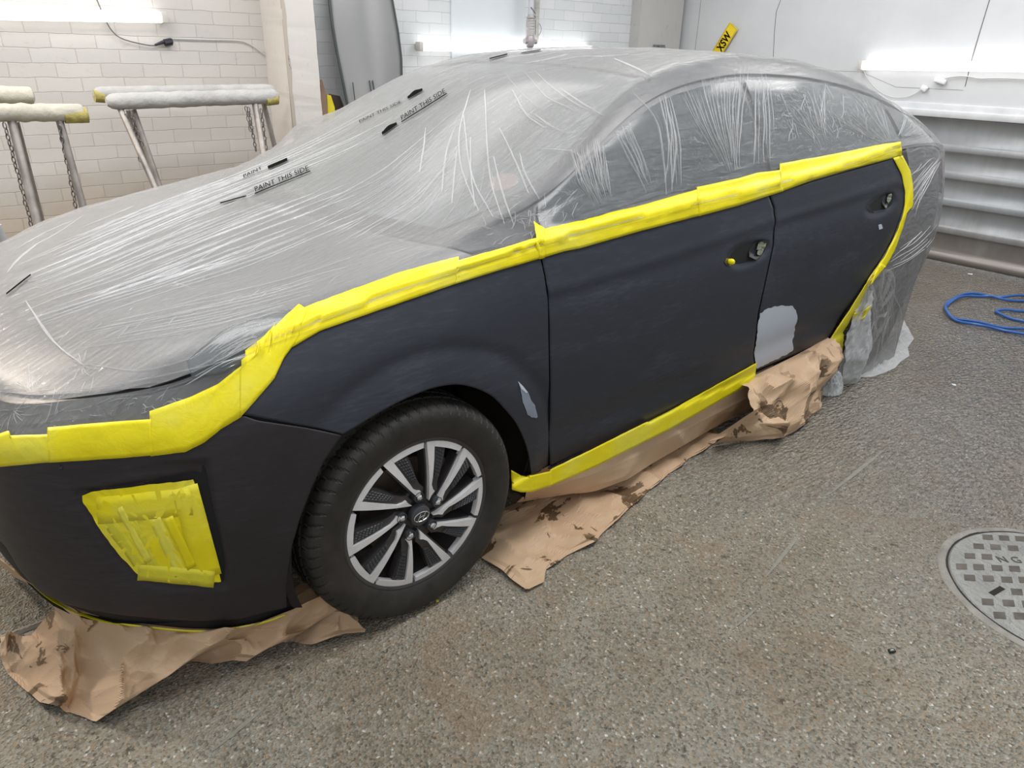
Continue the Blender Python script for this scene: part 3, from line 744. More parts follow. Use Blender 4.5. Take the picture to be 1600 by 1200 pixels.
# rear skirt: from the curved masking line behind the rear door down to the floor
_le = np.array([hit(x, y)[0] for x, y in [(1404,232),(1411,252),(1417,280),(1418,306),(1413,330),(1402,360),(1389,392),(1372,418),(1350,446),(1330,484),(1314,518),(1299,546)]])[::-1]
_lz = np.r_[0, .02, _le[:, 2]]; _lx = np.r_[2.31, 2.31, _le[:, 0]]; _o = np.argsort(_lz)
def left_edge(z): return np.interp(z, _lz[_o], _lx[_o])
nz_, nx_ = 60, 150; SK = np.zeros((nx_, nz_, 3)); vv = np.linspace(0, 6, 61)
sk_s = lambda x: X2S(x)
for a in range(nx_):
    u = a / (nx_ - 1)
    for q in range(nz_):
        t = q / (nz_ - 1); s0 = float(X2S(left_edge(1.0 - t * .99))); s_ = s0 + (27 - s0) * u
        col = cr(RING, np.array([s_]))[0]; prof = cr(col, vv); ztop = prof[-1, 2]; z = ztop * (1 - t) + .012 * t
        p = np.array([np.interp(z, prof[:, 2], prof[:, k]) for k in range(3)]); p[2] = z
        n2 = p[:2] - np.array([2.7 if p[0] > 2.9 else p[0], 0]); n2 /= np.linalg.norm(n2)
        off = .012 + .012 * math.sin(u * 40 + 3 * math.sin(t * 3)) * t * sst(.0, .06, u) + .01 * t * noise.noise(Vector((s_ * 3, z * 3, 2)))
        # below the bumper the sheet gathers in towards the wheel
        k = 1 - .66 * sst(.95, .0, z) ** 1.2 if z < .95 else 1
        k = 1 - .40 * (1 - sst(0, .70, z)) * sst(2.62, 3.2, p[0])
        if p[0] > 2.62: p[0] = 2.62 + (p[0] - 2.62) * k
        p[:2] += n2 * off * sst(0, .04, u) + n2 * .004
        if p[1] < 0 and p[0] < 3.15: e_ = sst(.62, .50, z) if z < .62 else 0; e_ = 1 - sst(.45, .62, z); p[1] = p[1] * (1 - e_ * (1 - sst(3.0, 3.15, p[0]))) + min(p[1], -.932) * e_ * (1 - sst(3.0, 3.15, p[0]))
        SK[a, q] = p
V = []; F = []
for G_ in (FULLU, RF1, RFar, SK):
    F += grid_faces(*G_.shape[:2], off=len(V)); V += [tuple(p) for p in G_.reshape(-1, 3)]
BF = BVHTree.FromPolygons([Vector(v) for v in V], F)
nbase = len(F)
fm = [0] * len(F)
# clear, unclouded film over the side glass, headlamp and tail; milky elsewhere
nU = (FULLU.shape[0] - 1) * (FULLU.shape[1] - 1)
CL = np.zeros(len(V)); _i = 0
for a in range(FULLU.shape[0]):
    ii_ = fi[a]; lim = np.interp(ii_, [0, 3.2, 4.4, 5.2, 6, 13, 14.5], [1.0, 1.0, 1.5, 2.6, 3.05, 3.0, 1.5])
    for q in range(FULLU.shape[1]):
        j_ = q / 140 * 6 if q <= 140 else 6; CL[a * FULLU.shape[1] + q] = sst(lim + .25, lim - .25, j_) if False else 1 - sst(lim - .35, lim + .25, j_)
_o2 = FULLU.shape[0] * FULLU.shape[1]; CL[_o2:_o2 + RF1.shape[0] * RF1.shape[1]] = np.repeat(np.interp(fs[keep], [0, 5.2, 7], [0, .05, 1.]), RF1.shape[1]); _o2 += RF1.shape[0] * RF1.shape[1]
CL[_o2:_o2 + RFar.shape[0] * RFar.shape[1]] = 0; _o2 += RFar.shape[0] * RFar.shape[1]; CL[_o2:] = np.tile(np.interp(np.linspace(0, 1, nz_), [0, .35, .6, 1], [.45, .3, 0, 0]), nx_)
RNG = random.Random(11)
TUx = [-90,20,84,80,238,300,340,400,432,468,545,625,716,842,848,925,1087,1150,1216,1300,1405]
TUy = [690,680,678,668,654,620,600,548,508,482,459,430,405,374,360,343,296,280,264,242,224]
def fold(P, w, h, mi=1):
    w *= .62; h *= .9
    """pinched fold of film following a line given in the picture, cast on to the film"""
    P = np.array(P, float); 
    P = cr(P, np.linspace(0, len(P) - 1, 24)) if len(P) > 2 else resample(P, 16)
    L = np.linalg.norm(np.diff(P, axis=0), axis=1).sum(); m = max(5, int(L / 6)); P = resample(P, m)
    pts = []; nn = []
    for x, y in P:
        d = Vector(ray(x, y)); loc, n, _, _ = BF.ray_cast(CAMV, d)
        if loc is None: continue
        if y > np.interp(x, TUx, TUy) - 2 and x < 1402 and not (x > 1300 and y > 400): continue
        if n.dot(d) > 0: n = -n
        pts.append(np.array(loc)); nn.append(np.array(n))
    if len(pts) < 3: return
    for a, b_ in zip(pts[:-1], pts[1:]):
        if np.linalg.norm(a - b_) > .12: return
    m = len(pts); o = len(V)
    for k in range(m):
        t = pts[min(k + 1, m - 1)] - pts[max(k - 1, 0)]; t /= np.linalg.norm(t) + 1e-9; sd = np.cross(t, nn[k]); sd /= np.linalg.norm(sd) + 1e-9
        e = math.sin(PI * (k + .5) / m) ** .6; ww = w * (.35 + .65 * e); hh = h * e; wob = RNG.uniform(-.2, .2) * w
        for u, q in ((-1, .0), (-.45, .55), (0, 1), (.45, .55), (1, .0)):
            V.append(tuple(pts[k] + sd * (u * ww + wob) + nn[k] * (q * hh + .0004)))
    for k in range(m - 1):
        for q in range(4): F.append((o + k * 5 + q, o + k * 5 + q + 1, o + (k + 1) * 5 + q + 1, o + (k + 1) * 5 + q)); fm.append(mi)
def family(A, B, n, w=.0035, h=.004, part=(.35, 1.0), jit=4, mi=1):
    A = resample(A, 12); B = resample(B, 12)
    for k in range(n):
        t = (k + RNG.random()) / n; P = A * (1 - t) + B * t
        ln = RNG.uniform(*part); s0 = RNG.uniform(0, 1 - ln); a = int(s0 * 11); b_ = max(a + 3, int((s0 + ln) * 11)); P = P[a:b_ + 1]
        if len(P) < 4: continue
        P = P[::2] if len(P) > 5 else P; P = P + np.array([[RNG.uniform(-jit, jit), RNG.uniform(-jit, jit)] for _ in P]) * .5
        s_ = RNG.uniform(.5, 1.2); fold(P, w * s_, h * s_, mi)
def star(c, r0, r1, n, a0=0, a1=360, w=.002, h=.003):
    for k in range(n):
        a = math.radians(a0 + (a1 - a0) * (k + RNG.random() * .8) / n); r = RNG.uniform(r0, r1); s0 = r * RNG.uniform(.1, .4)
        fold([(c[0] + s0 * math.cos(a), c[1] + s0 * math.sin(a)), (c[0] + r * .6 * math.cos(a + .06), c[1] + r * .6 * math.sin(a + .06)), (c[0] + r * math.cos(a), c[1] + r * math.sin(a))], w, h)
def scatter(P0, P1, n, lmin, lmax, an, dan, w=.002, h=.003):
    for k in range(n):
        x = RNG.uniform(P0[0], P1[0]); y = RNG.uniform(P0[1], P1[1]); a = math.radians(an + RNG.uniform(-dan, dan)); l = RNG.uniform(lmin, lmax)
        fold([(x - l / 2 * math.cos(a), y - l / 2 * math.sin(a)), (x + RNG.uniform(-3, 3), y + RNG.uniform(-3, 3)), (x + l / 2 * math.cos(a), y + l / 2 * math.sin(a))], w, h)
family([(30,408),(200,335),(350,280),(480,225),(640,140)], [(10,460),(150,405),(330,325),(560,235),(720,150)], 26, .0030, .0035)
family([(10,460),(150,405),(330,325),(560,235)], [(60,520),(250,462),(430,400),(640,310)], 26, .0045, .005, (.3, .9))
family([(60,520),(250,480),(430,440),(600,385)], [(130,548),(300,522),(440,485),(560,452)], 12, .003, .0035, (.3, .9))
family([(440,350),(600,265),(700,180),(745,120)], [(560,400),(660,340),(715,270),(730,220)], 20, .002, .0035, (.35, .9))
family([(120,470),(200,440),(300,400)], [(250,440),(330,420),(420,385)], 8, .007, .006, (.5, .9))
for P in ([(748,330),(722,265),(718,205),(735,140)], [(770,338),(738,275),(724,180)], [(788,350),(765,270),(757,140)], [(803,352),(785,300),(771,245)],
          [(826,302),(800,240),(780,200)], [(742,322),(736,270),(735,215)], [(655,270),(662,230),(665,200)], [(690,300),(697,240),(710,200)], [(706,318),(710,270),(714,235)],
          [(843,312),(820,270),(812,240)], [(838,232),(870,235),(895,238),(912,250)], [(835,178),(862,198),(885,208)], [(905,80),(906,97),(940,122),(990,152),(1010,190)],
          [(960,92),(1000,110),(1022,122)], [(878,140),(915,165),(945,182)], [(800,140),(822,178),(850,200)], [(60,380),(30,405),(12,425)], [(40,470),(80,530),(128,570)]):
    fold(P, .0042, .0052)
family([(770,120),(792,152),(830,185),(880,208)], [(850,108),(900,148),(950,172),(985,200)], 4, .0018, .0035, (.5, 1))
family([(650,350),(690,300),(720,250)], [(760,350),(790,290),(775,230)], 6, .0014, .002, (.4, .8))
family([(745,90),(830,76),(900,74)], [(800,110),(900,90),(1000,84)], 6, .0025, .003, (.4, .8))
# side glass
family([(888,235),(905,285),(935,332)], [(945,215),(950,280),(962,325)], 24, .0018, .005, (.6, 1), 3)
family([(960,205),(985,255),(1014,310)], [(985,185),(1008,250),(1024,308)], 9, .003, .006, (.6, 1), 3)
family([(1035,150),(1045,220),(1034,300)], [(1048,150),(1065,230),(1070,300)], 7, .003, .006, (.7, 1), 3)
fold([(990,145),(1025,190),(1036,250),(1041,304)], .005, .007); fold([(1030,152),(1046,230),(1050,300)], .005, .007)
family([(1058,135),(1085,190),(1143,282)], [(1172,100),(1158,180),(1154,280)], 24, .0018, .0045, (.6, 1), 3)
family([(1176,115),(1174,200),(1170,272)], [(1205,110),(1212,190),(1216,262)], 7, .0028, .005, (.6, 1), 2)
family([(1218,165),(1258,205),(1288,238)], [(1292,130),(1290,190),(1293,238)], 18, .0022, .004, (.3, .8), 5)
scatter((1225,140), (1360,215), 34, 12, 34, 75, 40, .002, .0035)
family([(1298,185),(1340,212),(1388,226)], [(1370,142),(1383,185),(1394,224)], 18, .0024, .004, (.5, 1), 3)
star((1400,222), 30, 75, 22, -75, 5, .002, .003)
family([(1408,238),(1440,228),(1472,232)], [(1428,340),(1450,290),(1474,245)], 24, .0022, .004, (.4, 1), 3)
family([(1395,395),(1435,365),(1474,320)], [(1385,430),(1430,410),(1465,375)], 9, .003, .0045, (.5, 1), 3)
family([(1385,420),(1410,480),(1412,540)], [(1352,455),(1345,520),(1325,588)], 10, .003, .005, (.5, 1), 4)
scatter((1360,470), (1400,560), 8, 20, 60, 100, 12, .0025, .004)
# crumpled film over the mirror triangle
scatter((745,330), (852,395), 26, 8, 26, -35, 70, .0016, .003); scatter((800,300), (905,355), 26, 10, 30, -50, 60, .0016, .003)
# nose
for P in ([(60,617),(180,602),(300,577),(385,556)], [(0,612),(60,618),(130,612),(190,603)], [(140,570),(220,580),(300,560)], [(40,470),(90,540),(130,570)]): fold(P, .003, .004)
family([(310,545),(380,500),(455,482)], [(290,605),(350,572),(435,520)], 20, .0022, .004, (.3, .9), 5)
star((48,612), 12, 50, 16, 180, 360, .0010, .002); star((20,640), 10, 40, 8, 0, 180, .0010, .002)
scatter((10,600), (330,660), 44, 8, 40, -35, 40, .0012, .002)
star((128,572), 10, 30, 9, 0, 360, .0016, .003); scatter((200,620), (330,650), 30, 6, 22, 0, 90, .0018, .003)
scatter((30,430), (640,540), 40, 8, 30, -20, 35, .0014, .002)
scatter((40,400), (420,330), 20, 30, 110, -24, 8, .002, .003)
M_fold2 = M_fold
FILM = mesh_obj('masking_film', V, F, [M_film, M_fold], fmat=fm)
_a = FILM.data.attributes.new('clarity', 'FLOAT', 'POINT'); _a.data.foreach_set('value', np.r_[CL, np.zeros(len(V) - len(CL))].astype(np.float32))
tag(FILM, 'thin milky plastic masking film draped over the car roof, bonnet and rear', 'plastic film')

# black lettering printed on the film
def print_on(textdef, A, B, size, name='film_print', invert=False, box=False, hgt=1.0):
    """lettering of the given string running from picture point A to B, cast on to the film"""
    cu = bpy.data.curves.new('t', 'FONT'); cu.body = textdef; cu.size = 1; cu.resolution_u = 2; to = bpy.data.objects.new('t', cu); COL.objects.link(to)
    bpy.context.view_layer.update(); me = to.to_mesh(); X = [v.co.copy() for v in me.vertices]; Fs = [tuple(p.vertices) for p in me.polygons]; to.to_mesh_clear()
    bpy.data.objects.remove(to); x0 = min(v.x for v in X); x1 = max(v.x for v in X); y1 = max(v.y for v in X)
    A = np.array(A, float); B = np.array(B, float); d = B - A; up = np.array([d[1], -d[0]]) / np.linalg.norm(d) * size; up = np.array([up[0] * .55, up[1]])
    if box:
        pass
    VV_ = []
    def cast(u, v):
        p = A + d * u + up * v; loc, n, _, _ = BF.ray_cast(CAMV, Vector(ray(*p)))
        if loc is None: return None
        if n.dot(Vector(ray(*p))) > 0: n = -n
        return loc + n * .006
    for v in X:
        c = cast((v.x - x0) / (x1 - x0), v.y / y1 * hgt)
        if c is None: return None
        VV_.append(c)
    o_ = len(VV_); Fb = []
    if box:
        for va, vb in ((-.42, -.2),):
            for k in range(13):
                for v_ in (va, vb): VV_.append(cast(-.02 + 1.04 * k / 12, v_))
            Fb += [(o_ + 2 * k, o_ + 2 * k + 1, o_ + 2 * k + 3, o_ + 2 * k + 2) for k in range(12)]
        if any(c is None for c in VV_): return None
    o = mesh_obj(name, VV_, Fs + Fb, M_ink, FILM, smooth=False); return o
print_on('PAINT THIS SIDE', (629,190), (697,147), 8, box=True)
print_on('PAINT THIS SIDE', (563,194), (628,163), 4.5)
print_on('PAINT THIS SIDE', (400,302), (484,268), 8, box=True)
print_on('PAINT', (382,280), (411,266), 5)
def print_bar(A, B, wd, arch=0):
    A = np.array(A, float); B = np.array(B, float); d = B - A; up = np.array([d[1], -d[0]]) / np.linalg.norm(d); up = np.array([up[0] * .5, up[1]]); VV_ = []
    for k in range(11):
        t = k / 10; hh = wd * (.5 + arch * math.sin(PI * t) ** 2)
        for v in (-wd * .5, hh):
            loc, n, _, _ = BF.ray_cast(CAMV, Vector(ray(*(A + d * t + up * v))))
            if loc is None: return
            if n.dot(Vector(ray(*A))) > 0: n = -n
            VV_.append(loc + n * .006)
    mesh_obj('film_print', VV_, [(2 * k, 2 * k + 1, 2 * k + 3, 2 * k + 2) for k in range(10)], M_ink, FILM, smooth=False)
print_bar((598,211), (621,195), 5, .6); print_bar((638,155), (661,142), 4, .8); print_bar((420,264), (450,251), 5); print_bar((765,94), (793,87), 2); print_bar((815,85), (845,80), 1.2)
print_bar((345,320), (385,309), 2); print_bar((12,462), (50,432), 3)

# rumpled end of the film lying on the floor by the rear wheel
def blanket(name, rows, nu, nv, mat, zf, parent=None, smooth=True, damp=None):
    R_ = [resample(r, nu) for r in rows]; P2 = np.stack(R_, 0); K = len(rows); G_ = np.zeros((nu, nv, 3))
    for j in range(nv):
        t = j / (nv - 1) * (K - 1); a = min(int(t), K - 2); f = t - a; L = P2[a] * (1 - f) + P2[a + 1] * f
        for i in range(nu): G_[i, j] = L[i]
    H = G_.copy()
    for i in range(nu):
        for j in range(nv): H[i, j] += zf(G_[i, j], i / (nu - 1), j / (nv - 1))
    H[..., 2] = np.maximum(H[..., 2], .003 + .001 * ((np.arange(nu)[:, None] + np.arange(nv)) % 2))
    o = mesh_obj(name, H.reshape(-1, 3), grid_faces(nu, nv, flip=face_flip(H)), mat, parent, smooth)
    if damp is not None:
        a = o.data.attributes.new('damp', 'FLOAT', 'POINT'); a.data.foreach_set('value', [damp(G_[i, j], i / (nu - 1), j / (nv - 1)) for i in range(nu) for j in range(nv)])
    return o
def gp(P, z=0.): return [tuple(onz(x, y, z)) for x, y in P]
def crumple(p, sc, seed):
    v = Vector((p[0] * sc + seed, p[1] * sc - seed, p[2] * sc)); d = noise.voronoi(v)[0]
    return d[0] - .45 + .5 * (d[1] - d[0])
def film_floor(p, u, v):
    k = math.sin(PI * min(max(v, 0), 1)) * .9 + .1
    return np.array([0, 0, (.006 + .055 * abs(crumple(p, 12, 2)) + .02 * abs(noise.noise(Vector(p) * 14)) + .012 * noise.noise(Vector(p) * 30)) * k])
M_filmcr = m_film('rumpled_wet_film', .30, (.86, .88, .90), .12, .55, 1.2)
tag(blanket('floor_film', [gp([(1300,575),(1345,560),(1385,525),(1402,503)]), gp([(1308,594),(1335,591),(1362,590),(1380,584),(1398,576),(1407,566),(1421,557),(1418,544),(1428,530),(1419,514)])], 80, 30, M_filmcr, film_floor),
    'rumpled wet end of clear film on the floor behind the rear wheel', 'plastic film')
def blob(cx, cy, r, sx, sy, sz, seed, name, mat, label, cat):
    bm = bmesh.new(); bmesh.ops.create_icosphere(bm, subdivisions=5, radius=1)
    for v in bm.verts:
        d = 1 + .28 * (crumple(v.co, 2.1, seed)) + .14 * noise.noise(v.co * 7 + Vector((seed, 0, 0)))
        z = max(v.co.z * d * sz, -.0) ; sp = 1 + .25 * (1 - min(z / sz, 1)) 
        v.co = Vector((cx + v.co.x * d * sx * sp, cy + v.co.y * d * sy * sp, .004 + z))
    me = bpy.data.meshes.new(name); bm.to_mesh(me); bm.free(); me.materials.append(mat)
    for p in me.polygons: p.use_smooth = True
    o = bpy.data.objects.new(name, me); COL.objects.link(o); tag(o, label, cat); return o
c = onz(1296, 612); blob(c[0], c[1], 0, .055, .04, .10, 3, 'film_scrap', M_filmcr, 'small bunched scrap of clear film on the floor at the end of the brown paper', 'plastic film')
# gathered bunch of film hanging at the front of the rear wheel arch
rows = []
for (z, x0, x1, y) in ((.47, 2.455, 2.465, -.915), (.42, 2.43, 2.475, -.93), (.36, 2.37, 2.50, -.945), (.28, 2.33, 2.55, -.95), (.15, 2.33, 2.58, -.97), (.05, 2.36, 2.56, -.96), (.01, 2.40, 2.52, -.95)):
    x0 += .03; x1 += .06; rows.append([(x0, y + .03, z), ((x0 + x1) / 2, y - .015, z), (x1, y + .03, z)])
tag(blanket('gathered_film', rows, 50, 60, M_filmcr, lambda p, u, v: np.array([0, -.018 * crumple(p, 11, 5) - .008 * noise.noise(Vector(p) * 40), 0])),
    'gathered bunch of film hanging below the tape in front of the rear wheel', 'plastic film')

# ================================================================== MASKING TAPE
BT = BVHTree.FromPolygons([Vector(v) for v in V[:]], F[:nbase])
def tape(name, A, B, label, group=None, mat=None, lift=.0030, parent=None, cat='masking tape', seed=0, below=False):
    L = max(np.linalg.norm(np.diff(np.array(A, float), axis=0), axis=1).sum(), 12); nu = max(8, int(L / 4)); nv = 9
    A_ = resample(A, nu); B_ = resample(B, nu); G_ = np.zeros((nu, nv, 3))
    for i in range(nu):
        for j in range(nv):
            t = j / (nv - 1); x, y = A_[i] * (1 - t) + B_[i] * t; d = Vector(ray(x, y)); best = None
            loc, n, _, _ = BV.ray_cast(CAMV, d)
            l2, n2, _, _ = BT.ray_cast(CAMV, d)
            if l2 is not None and loc is not None and (loc - l2).length < .13 and (l2 - CAMV).length < (loc - CAMV).length: loc, n = l2, n2
            if below and (loc is None or loc.z < .262): loc = Vector(onax(x, y, 1, -.884)); n = Vector((0, -1, 0))
            elif loc is None: loc, n, _, _ = BV.find_nearest(Vector(onax(x, y, 1, -.88)))
            if n.dot(d) > 0: n = -n
            wr = noise.noise(Vector((x * .07 + seed, y * .11, seed))) * .0012 + abs(noise.noise(Vector((x * .03, y * .2 + seed, seed)))) * .0012
            G_[i, j] = np.array(loc) + np.array(n) * (lift + (0 if below else .0045 * (1 - t ** 3)) + wr)
    G_ = smoothg(G_, 1)
    o = mesh_obj(name, G_.reshape(-1, 3), grid_faces(nu, nv, flip=face_flip(G_)), mat or M_tape, parent)
    solid(o, .0006)
    if label: tag(o, label, cat, group)
    return o
g1 = 'yellow tape strips along the masking line'
tape('masking_tape', [(-80,690),(0,680),(20,673),(20,681),(84,679)], [(-80,733),(0,729),(100,720),(115,719)], 'yellow masking tape across the bumper at the far left of the frame', g1)
tape('masking_tape', [(80,669),(150,662),(238,655)], [(80,722),(200,714),(240,710)], 'yellow masking tape strip on the nose between the grille end and the stepped edge', g1, lift=.0052, seed=1)
tape('masking_tape', [(236,643),(300,620),(340,600),(400,548),(432,508)], [(236,712),(290,705),(320,690),(345,670),(375,652)][:5], 'wide yellow masking tape rising round the bumper corner', g1, lift=.0044, seed=2)
tape('masking_tape', [(375,560),(415,530),(440,505),(468,480),(481,489)], [(375,652),(402,622),(428,592),(443,560),(462,534)], 'yellow masking tape beside the headlamp with a pointed top corner', g1, lift=.0052, seed=3)
tape('masking_tape', [(474,486),(545,459),(625,430),(716,405)], [(446,549),(500,517),(600,482),(716,442)], 'long yellow masking tape along the bonnet edge', g1, lift=.0044, seed=4)
tape('masking_tape', [(714,412),(780,392),(842,374)], [(710,444),(780,422),(846,403)], 'short yellow masking tape at the foot of the windscreen', g1, lift=.0052, seed=5)
tape('masking_tape', [(832,349),(838,353),(848,360)], [(840,405),(843,405),(849,403)], 'narrow upright tape end sticking up above the front door seam', g1, lift=.0066, seed=6)
tape('masking_tape', [(844,361),(925,343),(1010,320),(1087,297)], [(846,403),(880,393),(905,388),(1000,361),(1100,335)], 'yellow masking tape under the front window', g1, lift=.0046, seed=7)
tape('masking_tape', [(1085,294),(1150,280),(1180,271),(1216,267)], [(1090,338),(1150,322),(1200,306),(1222,299)], 'yellow masking tape crossing the top of the seam between the doors', g1, lift=.0054, seed=8)
tape('masking_tape', [(1215,257),(1300,242),(1380,226),(1406,224)], [(1215,301),(1270,281),(1330,264),(1398,246),(1407,243)], 'yellow masking tape under the rear window', g1, lift=.0046, seed=9)
tape('masking_tape', [(1407,243),(1420,268),(1424,295),(1424,324),(1417,326)], [(1394,247),(1407,272),(1413,300),(1412,322),(1407,345)], 'yellow masking tape curving down behind the rear door handle', g1, lift=.0042, seed=10)
tape('masking_tape', [(1417,322),(1408,355),(1395,392),(1380,419),(1372,415)], [(1408,340),(1395,371),(1380,400),(1360,428),(1352,441)], 'yellow masking tape slanting down the back edge of the rear door', g1, lift=.005, seed=11)
tape('masking_tape', [(1381,416),(1352,450),(1337,482),(1330,510),(1318,540),(1298,563)], [(1372,410),(1348,445),(1325,482),(1305,511),(1291,533),(1296,562)], 'wide yellow masking tape at the front of the rear wheel arch', g1, lift=.010, seed=12, below=True)
tape('tape_tab', [(1326,486),(1340,484),(1352,474)], [(1326,500),(1342,497),(1350,484)], 'short loose end of yellow tape stuck to the film by the rear wheel', None, M_tape, .022, seed=13)
tape('masking_tape', [(858,733),(930,698),(1050,638),(1181,566)], [(856,760),(930,728),(1050,668),(1178,594)], 'long yellow masking tape along the sill under the front door', g1, lift=.004, seed=14, below=True)
tape('masking_tape', [(797,733),(812,741),(828,742),(860,735)], [(798,764),(812,768),(828,768),(862,757)], 'yellow masking tape folded round the front wing behind the wheel', g1, lift=.005, seed=15, below=True)
# bumper lip tape
lipA = ring(np.linspace(1.0, 4.4, 40), np.array([0.]))[:, 0]; lipn = lipA[:, :2] / np.linalg.norm(lipA[:, :2], axis=1, keepdims=True)
V2 = []; 
for k, p in enumerate(lipA):
    wv = .040 * (1 - k / 39) ** .7 + .010
    V2 += [(p[0] - .004, p[1] - .002, p[2] + .004), (p[0] + .012, p[1] + .01, p[2] - wv * .5), (p[0] + .03, p[1] + .02, p[2] - wv)]
o = mesh_obj('masking_tape', V2, grid_faces(40, 3), M_tape); solid(o, .0006); tag(o, 'yellow masking tape under the lower lip of the bumper', 'masking tape', g1)
lipB = ring(np.linspace(4.4, 9.3, 30), np.array([0.]))[:, 0]; V2 = []
for k, p in enumerate(lipB): V2 += [(p[0], p[1] + .002, p[2] + .004), (p[0] + .002, p[1] + .008, p[2] - .009)]
o = mesh_obj('masking_tape', V2[:2 * 24], grid_faces(24, 2), M_tape_pale); solid(o, .0006); tag(o, 'thin edge of pale tape under the bumper in front of the wheel', 'masking tape', g1)
# taped-over fog lamp opening
P = POLY
TP = smallpatch('lamp_opening_tape', [(127,776),(140,770),(215,761),(302,751),(310,775),(329,840),(346,911),(300,913),(245,910),(215,899),(188,874),(158,834),(128,786)], M_tape,
                lambda x, y, p: -.004 + .0035 * noise.noise(Vector((x * .045, y * .02, 0))) + .002 * noise.noise(Vector((x * .12, y * .07, 5))), None, 40)
mwp = TP.matrix_world.copy(); TP.parent = None; TP.matrix_parent_inverse = Matrix.Identity(4); TP.matrix_world = Matrix.Identity(4)
tag(TP, 'layers of yellow tape covering the fog lamp opening in the bumper', 'masking tape')
def strip_on(A, B, wd, mat, lift):
    d = np.array(B, float) - A; nrm = np.array([-d[1], d[0]]) / np.linalg.norm(d) * wd / 2
    n = 14; V_ = []
    for k in range(n):
        for s_ in (-1, -.33, .33, 1):
            x, y = np.array(A) + d * k / (n - 1) + nrm * s_; p, nn = hit(x, y); V_.append(p + nn * (lift - .004 + .0035 * noise.noise(Vector((x * .045, y * .02, 0)))))
    o = mesh_obj('tape_strip', V_, grid_faces(n, 4), mat, TP); solid(o, .0002, 0)
for a_, b_, w_, m_, l_ in (((150,800), (300,785), 34, M_tape, .0008), ((165,812), (222,890), 16, M_tape_thin, .0004), ((203,812), (243,895), 13, M_tape_thin, .0005), ((240,810), (282,900), 15, M_tape_pale, .0008), ((288,762), (326,903), 34, M_tape, .0010), ((215,896), (335,907), 20, M_tape_thin, .0012), ((262,810), (300,890), 13, M_tape, .0014), ((185,795), (232,880), 9, M_tape_pale, .0012)):
    strip_on(a_, b_, w_ * 1.25, m_, l_ * .45)
# over-layers on the long run
def over(Aq, Bq, mat=M_tape_pale, lift=.0062, lab=None): tape('tape_overlap', Aq, Bq, None, None, mat, lift, parent=None)
# plug in the key hole
b = MB(); p, n = hit(1142, 409); b.lathe([(0, .014), (.006, .013), (.010, .008), (.011, 0), (.010, -.008)], p, n, 14); o = b.build('hole_plug', M_tape)
tag(o, 'yellow tape ball plugging the lock hole in the front door', 'masking tape')

# ================================================================== BROWN PAPER
def paper(name, rows, nu, nv, label, amp=.02, sc=9, seed=1, sag=0., damp=lambda p, u, v: 0., topfix=.08, group='brown masking paper'):
    def zf(p, u, v):
        e = sst(0, topfix, v); c = 1.1 * crumple(p, sc, seed) + .5 * crumple(p, sc * 2.3, seed + 5) + .9 * (.35 - abs(noise.noise(Vector((p[0] * sc * .8 + seed, p[1] * sc * .8, p[2] * sc * .8)))) * 1.6); c *= 1.35 * (1 if v < .93 else .6)
        return np.array([.25 * c * amp * e, -.9 * c * amp * e, c * amp * e * .9 - sag * math.sin(PI * v) * 1.0])
    o = blanket(name, rows, nu, nv, M_paper, zf, smooth=False, damp=damp); tag(o, label, 'masking paper', group); return o
def rp(s0, s1, n, z=None, inn=.012, v=0.):
    R_ = ring(np.linspace(s0, s1, n), np.array([v]))[:, 0]; out = []
    for q in R_: out.append((q[0] + (.01 if q[0] < -.5 else 0), q[1] + inn, (q[2] if z is None else z)))
    return out
ft = rp(2.9, 9.0, 14, inn=.012); ft = [(x, y, z - .004) for x, y, z in ft]
bot = gp([(-6,1004),(-4,1030),(10,1050),(40,1078),(60,1100),(105,1113),(150,1128),(178,1108),(190,1085),(222,1055),(262,1040),(330,1037),(378,1037),(410,1018),(448,1002)], .006)
mid = [tuple(np.array(a) * .45 + np.array(b_) * .55) for a, b_ in zip(resample(ft, 15), resample(bot, 15))]; mid = [(x, y, .055) for x, y, z in mid]
paper('masking_paper', [ft, mid, bot], 130, 70, 'crumpled brown paper hanging from the front bumper on to the floor', .075, 8, 2.3, 0, lambda p, u, v: (.95 if v > .86 and .12 < u < .5 else (.9 if u < .16 else 0)))
w0 = gp([(452,925),(470,912),(495,915),(520,935),(556,960)], .03); w1 = gp([(446,960),(470,950),(500,960),(530,965),(566,968)], .05); w2 = gp([(436,1004),(460,1004),(487,1008),(535,992),(566,990)], .004)
paper('masking_paper', [w0, w1, w2], 40, 24, 'folded brown paper corner trapped in front of the front wheel', .05, 9, 6.1)
l0 = [(-.91, .1, .235), (-.90, -.05, .232), (-.865, -.25, .228), (-.82, -.42, .225), (-.74, -.56, .218)]; l1 = [(-.89, .1, .10), (-.87, -.05, .10), (-.84, -.20, .11), (-.80, -.36, .15), (-.745, -.54, .19)]
paper('masking_paper', [l0, l1], 40, 14, 'brown paper strip hanging below the middle of the bumper', .02, 9, 4.4)
